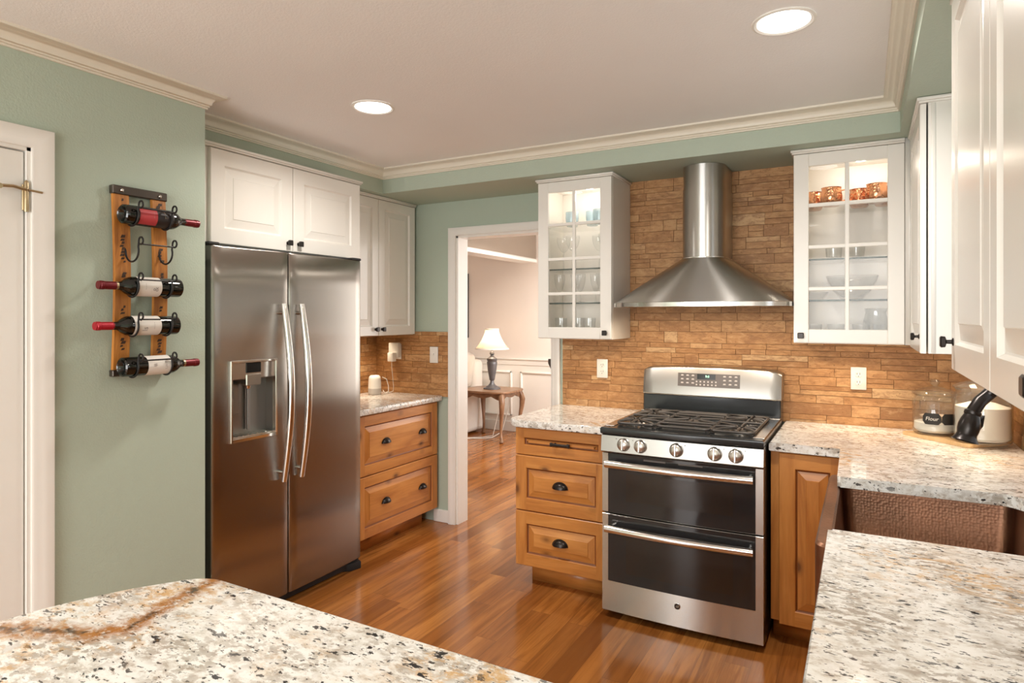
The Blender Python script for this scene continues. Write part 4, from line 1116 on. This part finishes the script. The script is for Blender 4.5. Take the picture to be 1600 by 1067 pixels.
for zi in RZ:
    m = MB()
    for y in (1.452, 1.588):
        xs_ = bowx(zi)+.015; pth = [(xs_-.004, y, zi+.012)]
        for k in range(15):
            a = R(180+k*(200/14)); pth.append((BX+(BR+.0045)*math.cos(a)*1.02, y, zi+(BR+.0045)*math.sin(a)))
        pth.append((BX+BR+.006, y, zi+.032))
        for k in range(9):
            a = R(180-k*38); pth.append((BX+BR+.020+.014*math.cos(a), y, zi+.036+.014*math.sin(a)))
        m.tube(pth, .0036, 8)
    m.tube([(BX+BR+.014, 1.452, zi+.024), (BX+BR+.014, 1.588, zi+.024)], .003, 8)
    m.build('bottle_holder', M['black'], t)
# bottles are modelled along +Y from the base
BP = [(.0001, .022), (.018, .020), (.026, .004), (.031, 0), (.0365, .004), (BR, .012), (BR, .196), (.0355, .206), (.030, .218), (.021, .230), (.0155, .240), (.0145, .300), (.0162, .301), (.0162, .312), (.0148, .313), (.0148, .318), (.0001, .318)]
def bottle(label, y, z, flip, cap_mat, lab, words, band):
    t = thing('wine_bottle', label, 'wine bottle', (BX, y, z), 'wine bottles in the wall rack', (0, 0, R(180) if flip else 0), True)
    m = MB(); m.lathe(BP, (0,0,0), 32, 'Y', cap0=False); m.build('bottle_glass', M['darkbottle'], t, ang=40)
    m = MB(); m.lathe([(.0152, .238), (.0155, .299), (.0168, .3005), (.0168, .3125), (.0154, .3135), (.0154, .3188), (.0001, .3190)], (0,0,0), 24, 'Y', cap0=False); c = m.build('foil_capsule', M[cap_mat], t)
    if band:
        m = MB(); m.lathe([(.0157, .249), (.0157, .257)], (0,0,0), 24, 'Y', cap0=False, cap1=False); m.build('capsule_band', M['brass'], c)
    l0, l1, kind = lab
    f0 = 180 if flip else 0; r = BR+.0005
    def onl(h, a, off=0): a = R(a+f0); return ((r+off)*math.cos(a), h, (r+off)*math.sin(a))
    m = MB(); m.grid([[onl(l0+(l1-l0)*i/4, -95+k*10) for k in range(20)] for i in range(5)], mi=0)
    if kind == 'red': m.grid([[onl(l0+(l1-l0)*.5*i/3, -60+k*10, .0004) for k in range(12)] for i in range(4)], mi=1)
    lb = m.build('label', [M['labeldark'], M['labelred']] if kind == 'red' else M['label'], t)
    m = MB()
    for s_, size, h, a0, vert in words:
        if vert: put_text(m, s_, size, lambda x, y_: onl(h+(-y_ if not flip else y_), a0+(x if not flip else x)/r*57.3*(-1 if not flip else -1), .0008), 0)
        else: put_text(m, s_, size, lambda x, y_: onl(h+(x if not flip else -x), a0+y_/r*57.3*(1 if not flip else -1), .0008), 0)
    m.build('label_print', M['goldink'] if kind == 'red' else M['inkgrey'], lb)
M['labeldark'] = plain('dark_label', (.02, .016, .016), .45); M['labelred'] = plain('red_label_field', (.46, .05, .06), .5, var=.25); M['goldink'] = plain('tan_label_print', (.42, .33, .24), .5)
bottle('wine bottle with red and black label in the top holder, base toward the door', 1.412, RZ[0], False, 'capsule', (.05, .19, 'red'), [('~ ~ ~', .02, .15, 30, True), ('-- - --', .012, .105, 10, True)], False)
bottle('wine bottle with white label in the third holder, dark red foil neck toward the door', 1.645, RZ[2], True, 'capsule', (.095, .185, 'w'), [('&', .03, .12, 15, True), ('~~~', .014, .16, 0, True), ('. . . .', .01, .14, 20, True)], True)
bottle('wine bottle with white label in the fourth holder, bright red foil neck toward the door', 1.633, RZ[3], True, 'capsulered', (.085, .190, 'w'), [('ls', .03, .15, 20, True), ('~~~~', .012, .115, 0, True)], False)
bottle('wine bottle with white label in the lowest holder, base toward the door', 1.410, RZ[4], False, 'capsule', (.085, .180, 'w'), [('STERLI', .014, .158, 8, True), ('#', .022, .112, 5, True)], True)

# ------------------------------------------------------------------ canisters, board
m = MB(); m.prism(rounded([(.152, 3.606), (.395, 3.353), (.583, 3.540), (.345, 3.772)], {0: .02, 1: .02, 2: .02, 3: .02}), .9145, .930, .003)
tag(m.build('serving_board', M['bamboo'], org=(.37, 3.56, .9145)), 'pale bamboo board under the two glass canisters in the corner', 'board')
def canister(label, x, y, r, h, fill, hump, name_lid=True):
    t = thing('glass_canister', label, 'canister', (x, y, .9305), 'glass kitchen canisters')
    z = .9305
    m = MB(); m.lathe([(.0001, z+.006), (r-.02, z+.006), (r-.02, z), (r-.006, z+.002), (r, z+.016), (r, z+h*.86), (r-.008, z+h*.93), (r-.010, z+h*.96), (r-.004, z+h), (r-.009, z+h), (r-.015, z+h*.96), (r-.006, z+h*.85), (r-.005, z+.02), (.0001, z+.012)], (x, y, 0), 40, cap0=False); m.build('jar', M['jar'], t)
    m = MB(); q = z+h
    m.lathe([(r-.012, q-.006), (r-.003, q+.001), (r+.002, q+.004), (r+.002, q+.008), (r*.75, q+.022), (r*.3, q+.034), (.012, q+.037), (.010, q+.042), (.019, q+.050), (.021, q+.060), (.015, q+.070), (.0001, q+.073)], (x, y, 0), 40, cap0=False, cap1=False); m.build('lid', M['jar'], t)
    m = MB(); rr = r-.0065
    prof = [(.0001, z+.0125), (rr-.012, z+.0125), (rr, z+.024), (rr, z+fill), (rr*.85, z+fill+.004), (rr*.5, z+fill+hump*.7), (.0001, z+fill+hump)]
    m.lathe(prof, (x, y, 0), 36, cap0=False); m.build('flour', M['flour'], t)
    return t
t = canister('glass canister of flour with a black chalk label, left of the faucet head', .290, 3.595, .090, .185, .055, .004)
m = MB(); r = .0905; z0 = 1.010
def onj(u, z, off=.0): a = math.atan2(-3.595, -.290)+u/r; return (.290+(r+off)*math.cos(a), 3.595+(r+off)*math.sin(a), z)
def tag_shape(m, uc, hw, hh):
    # ticket with notched corners
    prof = [(-hw, .5), (-hw*.86, .62), (-hw*.84, 1), (hw*.84, 1), (hw*.86, .62), (hw, .5)]
    rows = []
    n = 14
    for k in range(n+1):
        u = -hw+2*hw*k/n; f = abs(u)/hw; yy = hh*(1 if f < .8 else .72 if f < .95 else .45); rows.append([onj(uc+u, z0-yy), onj(uc+u, z0+yy)])
    m.grid(rows, mi=0)
tag_shape(m, -.012, .037, .026); put_text(m, 'Flour', .024, lambda x, y: onj(-.012+x, z0+y, .001), 1, .15)
lab = m.build('chalk_label', [M['chalk'], M['chalkink']], t)
m = MB(); uc = .062
tag_shape(m, uc, .034, .025); m.build('chalk_label', M['chalk'], t)
m = MB()
for k, (dx, dy, dz) in enumerate(((.0, .0, .066), (.012, .01, .071), (-.015, .005, .069))):
    m.lathe([(.030, .9305+dz), (.046, .9305+dz+.016), (.044, .9305+dz+.017), (.028, .9305+dz+.002)], (.290+dx, 3.585+dy, 0), 18, cap0=True, cap1=False)
m.build('paper_filter', M['filter'], t)
canister('larger glass canister full of sugar behind the faucet head', .455, 3.462, .108, .235, .155, .025)

# ------------------------------------------------------------------ outlets and switch
def plate(name, label, P, a, b, kind, cat, group=None):
    t = thing(name, label, cat, P(a, b, 0), group)
    m = MB(); p, q = P(a-.036, b-.0585, 0), P(a+.036, b+.0585, .006); m.box(p[0], q[0], p[1], q[1], p[2], q[2], .003, 2); m.build('cover_plate', M['plate'], t)
    if kind == 'outlet':
        for dz in (-.021, .021):
            m = MB(); loftn(m, lambda aa, bb, n: P(aa, b+dz+(bb-b-dz)*.86, n), a, b+dz, [(.005, .0168), (.0085, .0168), (.0088, .0160)], 20, mi=0)
            for s_, hh in ((-.0065, .0045), (.0065, .006)):
                p, q = P(a+s_-.0012, b+dz-hh+.003, .0086), P(a+s_+.0012, b+dz+hh+.003, .0094); m.box(p[0], q[0], p[1], q[1], p[2], q[2], mi=1)
            loftn(m, P, a, b+dz-.009, [(.0086, .0026), (.0094, .0026)], 8, mi=1)
            m.build('receptacle', [M['plate'], M['slot']], t)
    else:
        m = MB(); p, q = P(a-.005, b-.011, .005), P(a+.005, b+.011, .008); m.box(p[0], q[0], p[1], q[1], p[2], q[2], .001)
        p, q = P(a-.0035, b, .006), P(a+.0035, b+.010, .016); m.box(p[0], q[0], p[1], q[1], p[2], q[2], .001); m.build('toggle', M['plate'], t)
    return t
Pt = FYm(WB-.018)
plate('wall_outlet', 'white duplex outlet on stone backsplash under the left glass cabinet', Pt, -1.438, 1.157, 'outlet', 'outlet')
plate('wall_outlet', 'white duplex outlet on stone backsplash under the right glass cabinet', Pt, -.027, 1.160, 'outlet', 'outlet')
plate('light_switch', 'white light switch on stone backsplash beside the doorway casing', Pt, -2.730, 1.205, 'switch', 'switch')
t = plate('wall_outlet', 'white outlet behind the charger above the small counter', Pt, -3.065, 1.222, 'outlet', 'outlet')
t = thing('plug_adapter', 'white plug-in charger blocks on the outlet above the small counter', 'charger', (-3.07, 3.77, 1.2))
m = MB(); m.box(-3.118, -3.028, 3.738, 3.774, 1.178, 1.287, .006, 2); m.build('adapter_block', M['plate'], t)
m = MB(); m.box(-3.092, -3.042, 3.695, 3.737, 1.150, 1.215, .004, 2); m.build('charger_plug', M['plate'], t)
m = MB(); m.tube([(-3.068, 3.715, 1.151), (-3.070, 3.72, 1.10), (-3.078, 3.74, 1.03), (-3.082, 3.755, .96), (-3.09, 3.76, .925), (-3.10, 3.73, .918), (-3.085, 3.68, .9175), (-3.10, 3.66, .9175)], .0022, 6); m.build('cord', M['cable'], t)
# smart speaker
t = thing('smart_speaker', 'white and grey rounded smart speaker on the small counter', 'speaker', (-3.13, 3.60, .9145))
m = MB(); z = .9145; m.lathe([(.047, z+.045), (.0455, z+.09), (.044, z+.115), (.040, z+.130), (.030, z+.139), (.0001, z+.142)], (-3.13, 3.60, 0), 32, cap0=False); m.build('shell', M['plate'], t)
m = MB(); m.lathe([(.040, z), (.045, z+.003), (.0475, z+.02), (.0472, z+.045)], (-3.13, 3.60, 0), 32, cap1=False); m.build('fabric_base', M['greyfabric'], t)
m = MB(); m.tube([(-3.088, 3.635, z+.125), (-3.07, 3.66, z+.11), (-3.065, 3.675, z+.06), (-3.06, 3.67, z+.02), (-3.075, 3.65, z+.006), (-3.07, 3.63, z+.02), (-3.08, 3.635, z+.03)], .003, 6); m.build('power_cord', M['cable'], t)

# ------------------------------------------------------------------ dining room beyond the doorway
DY = 7.25
m = MB(); m.box(-6.2, -.9, DY, DY+.1, 0, 2.6); struct('wall_dining', m, M['dining'])
m = MB(); m.box(-6.3, -6.2, WB+.11, DY+.1, 0, 2.6); struct('wall_dining_left', m, M['dining'])
m = MB(); m.box(-.9, -.8, WB+.11, DY+.1, 0, 2.6); struct('wall_dining_right', m, M['dining'])
m = MB(); m.box(-6.3, XL-.1, WB, WB+.11, 0, 2.6); struct('wall_dining_front', m, M['dining'])
m = MB(); m.box(-6.3, -.8, WB, DY+.1, 2.56, 2.64); struct('ceiling_dining', m, M['ceiling'])
m = MB(); m.box(-3.85, -3.65, WB+.12, DY, 2.205, 2.56); struct('trim_11', m, M['tan'])
m = MB(); m.box(-3.862, -3.638, WB+.12, DY, 2.165, 2.205, .004); m.box(-3.855, -3.645, WB+.12, DY, 2.205, 2.214, .002); struct('trim_12', m, M['trimwhite'])
# wainscot
m = MB(); m.box(-6.2, -.9, DY-.012, DY, 0, .90); m.box(-6.2, -.9, DY-.032, DY, .925, .945, .004); m.box(-6.2, -.9, DY-.02, DY, .86, .925, .003); m.box(-6.2, -.9, DY-.026, DY, 0, .13, .004)
x = -6.1
while x < -1.2:
    x1 = x+.62
    for a0, a1, b0, b1 in ((x, x1, .20, .225), (x, x1, .755, .78), (x, x+.025, .20, .78), (x1-.025, x1, .20, .78)): m.box(a0, a1, DY-.03, DY, b0, b1, .005)
    x += .745
struct('trim_13', m, M['trimwhite'])
# picture on the dining wall
t = thing('picture_frame', 'black picture frame edge on the dining room wall behind the casing', 'picture', (-5.1, DY-.02, 1.2))
m = MB()
for a0, a1, b0, b1 in ((-5.45, -4.662, 1.20, 1.24), (-5.45, -4.662, 2.02, 2.06), (-5.45, -5.41, 1.2, 2.06), (-4.70, -4.662, 1.2, 2.06)): m.box(a0, a1, DY-.03, DY-.001, b0, b1, .003)
m.build('frame', M['black'], t); m = MB(); m.box(-5.42, -4.69, DY-.012, DY-.002, 1.23, 2.03); m.build('picture', M['label'], t)
# side table
TX, TY, TZ = -3.985, 6.72, .60
t = thing('side_table', 'carved wooden side table with curved legs under the lamp', 'table', (TX, TY, 0))
m = MB()
out = []
for k in range(48):
    a = 2*PI*k/48; c, s_ = math.cos(a), math.sin(a); e = .62
    r = 1+.03*math.cos(4*a+PI)
    out.append((TX+.345*math.copysign(abs(c)**e, c)*r, TY+.31*math.copysign(abs(s_)**e, s_)*r))
m.prism(out, TZ-.022, TZ, .006, seg=2); m.build('tabletop', M['walnut'], t)
m = MB()
def apron(p, q):
    rows = []
    for k in range(13):
        f = k/12; x, y = p[0]+(q[0]-p[0])*f, p[1]+(q[1]-p[1])*f; dz = .055+.03*abs(math.cos(f*PI*2))-.02*math.sin(f*PI)
        rows.append([(x, y, TZ-.022), (x, y, TZ-.022-dz)])
    n = Vector((q[1]-p[1], p[0]-q[0], 0)).normalized()*.016
    m.grid(rows); m.grid([[Vector(a)+n for a in r_] for r_ in rows]); m.grid([[r_[1] for r_ in rows], [Vector(r_[1])+n for r_ in rows]])
cs = [(TX-.255, TY-.225), (TX+.255, TY-.225), (TX+.255, TY+.225), (TX-.255, TY+.225)]
for i in range(4): apron(cs[i], cs[(i+1) % 4])
m.build('apron', M['walnut'], t)
for cx, cy in cs:
    m = MB(); dx, dy = (1 if cx > TX else -1)*.7, (1 if cy > TY else -1)*.7
    pts = [(0, TZ-.022), (.022, TZ-.07), (.042, TZ-.13), (.034, TZ-.22), (.012, TZ-.34), (-.004, TZ-.46), (.004, .075), (.022, .03), (.030, .012), (.026, .0)]
    m.tube([(cx+dx*o, cy+dy*o, z) for o, z in pts], [.030, .034, .036, .029, .021, .017, .016, .022, .028, .022], 10); m.build('leg', M['walnut'], t)
# table lamp
LX, LY = TX, TY
t = thing('table_lamp', 'lit table lamp with cream bell shade and grey urn base', 'lamp', (LX, LY, TZ))
m = MB(); z = TZ
m.lathe([(.105, z+.0005), (.105, z+.014), (.085, z+.020), (.075, z+.032), (.05, z+.042), (.026, z+.075), (.022, z+.10), (.034, z+.115), (.036, z+.135), (.052, z+.22), (.062, z+.30), (.064, z+.325), (.056, z+.34), (.064, z+.352), (.064, z+.372), (.040, z+.385), (.022, z+.40), (.018, z+.415), (.032, z+.43), (.026, z+.45), (.012, z+.465), (.010, z+.56), (.0001, z+.56)], (LX, LY, 0), 24); m.build('base', M['pewter'], t)
m = MB(); z0 = TZ+.488; hh = .245; rows = []
for k in range(13):
    f = k/12; rr = .082+(.205-.082)*(1-f)**1.7; row = []
    for j in range(48):
        a = 2*PI*j/48; rr2 = rr*(1+.018*math.cos(8*a)); row.append((LX+rr2*math.cos(a), LY+rr2*math.sin(a), z0+hh*f))
    rows.append(row)
m.grid(rows, cv=True); m.build('shade', M['shade'], t)
m = MB(); m.lathe([(.083, z0+hh-.012), (.0845, z0+hh-.012), (.0845, z0+hh+.004), (.083, z0+hh+.004)], (LX, LY, 0), 40, cap0=False, cap1=False); m.build('shade_trim', M['fabric'], t)
m = MB(); m.lathe([(.206, z0-.003), (.209, z0-.003), (.203, z0+.012), (.200, z0+.012)], (LX, LY, 0), 40, cap0=False, cap1=False); m.build('shade_trim', M['fabric'], t)
m = MB(); m.lathe([(.0001, TZ+.555), (.016, TZ+.57), (.030, TZ+.61), (.026, TZ+.64), (.0001, TZ+.655)], (LX, LY, 0), 16); m.build('bulb', emit('bulb_glow', (1, .85, .62), 6), t)
lamp('table_lamp_light', 'POINT', (LX, LY, TZ+.60), 7, WARM, shadow_soft_size=.05)
# sofa
t = thing('sofa', 'white slipcovered sofa behind the lamp table in the dining room', 'sofa', (-5.3, 6.78, 0))
m = MB(); m.box(-6.15, -4.46, 6.36, 7.16, .02, .46, .03, 3); m.build('skirt', M['fabric'], t)
for x0 in (-6.08, -5.28):
    m = MB(); m.box(x0, x0+.795, 6.32, 6.95, .46, .60, .05, 4); m.build('seat_cushion', M['fabric'], t)
m = MB(); m.box(-6.12, -4.37, 6.93, 7.17, .40, .93, .07, 4); m.build('backrest', M['fabric'], t)
for x0 in (-5.98, -5.13):
    m = MB(); m.M = Matrix.Translation((x0+.385, 6.86, .80)) @ Matrix.Rotation(R(-14), 4, 'X'); m.box(-.385, .385, -.09, .09, -.22, .23, .08, 4); m.build('back_cushion', M['fabric'], t)
m = MB(); m.box(-4.50, -4.335, 6.36, 7.14, .02, .58, .06, 4); m.build('arm', M['fabric'], t)
# cords and box on the floor
m = MB(); m.box(-4.42, -4.24, 6.20, 6.32, .0, .07, .012, 2); tag(m.build('power_strip_box', M['black'], org=(-4.33, 6.26, 0)), 'black box on the floor at the foot of the side table', 'box')
m = MB(); m.tube([(-4.25, 6.30, .03), (-4.16, 6.55, .008), (-4.05, 6.60, .008), (-3.98, 6.72, .008), (-3.95, 6.9, .05), (-3.95, 7.05, .3), (-3.94, 7.1, .52)], .006, 6); m.tube([(-4.26, 6.31, .04), (-4.1, 6.66, .008), (-4.02, 6.80, .012), (-4.05, 6.95, .2), (-4.02, 7.0, .45)], .005, 6)
tag(m.build('lamp_cord', M['cable'], org=(-4.1, 6.7, 0)), 'white lamp cords trailing on the floor under the side table', 'cord')
# carved chair hidden behind the counter end
t = thing('dining_chair', 'dark carved wooden dining chair showing past the right door casing', 'chair', (-2.38, 5.55, 0))
m = MB(); m.box(-2.58, -2.18, 5.30, 5.75, .42, .47, .012, 2); m.build('seat', M['darkwood'], t)
for x, y in ((-2.55, 5.33), (-2.21, 5.33), (-2.55, 5.72), (-2.21, 5.72)):
    m = MB(); m.tube([(x, y, .43), (x, y, .2), (x, y, 0)], [.024, .018, .015], 8); m.build('leg', M['darkwood'], t)
m = MB(); rows = []
for k in range(15):
    f = k/14; z = .46+f*.60; hw = .15+.10*max(0, (f-.35)/.65)**1.2+.012*math.sin(f*22); rows.append([(-2.38-hw, 5.70+f*.06, z), (-2.38+hw, 5.70+f*.06, z)])
rows2 = [[(p[0], p[1]+.035, p[2]) for p in r_] for r_ in rows]
m.grid(rows); m.grid(rows2); m.grid([[r_[0] for r_ in rows], [r_[0] for r_ in rows2]]); m.grid([[r_[1] for r_ in rows], [r_[1] for r_ in rows2]]); m.grid([rows[-1], rows2[-1]])
m.build('backrest', M['darkwood'], t)
t.location.x -= .135
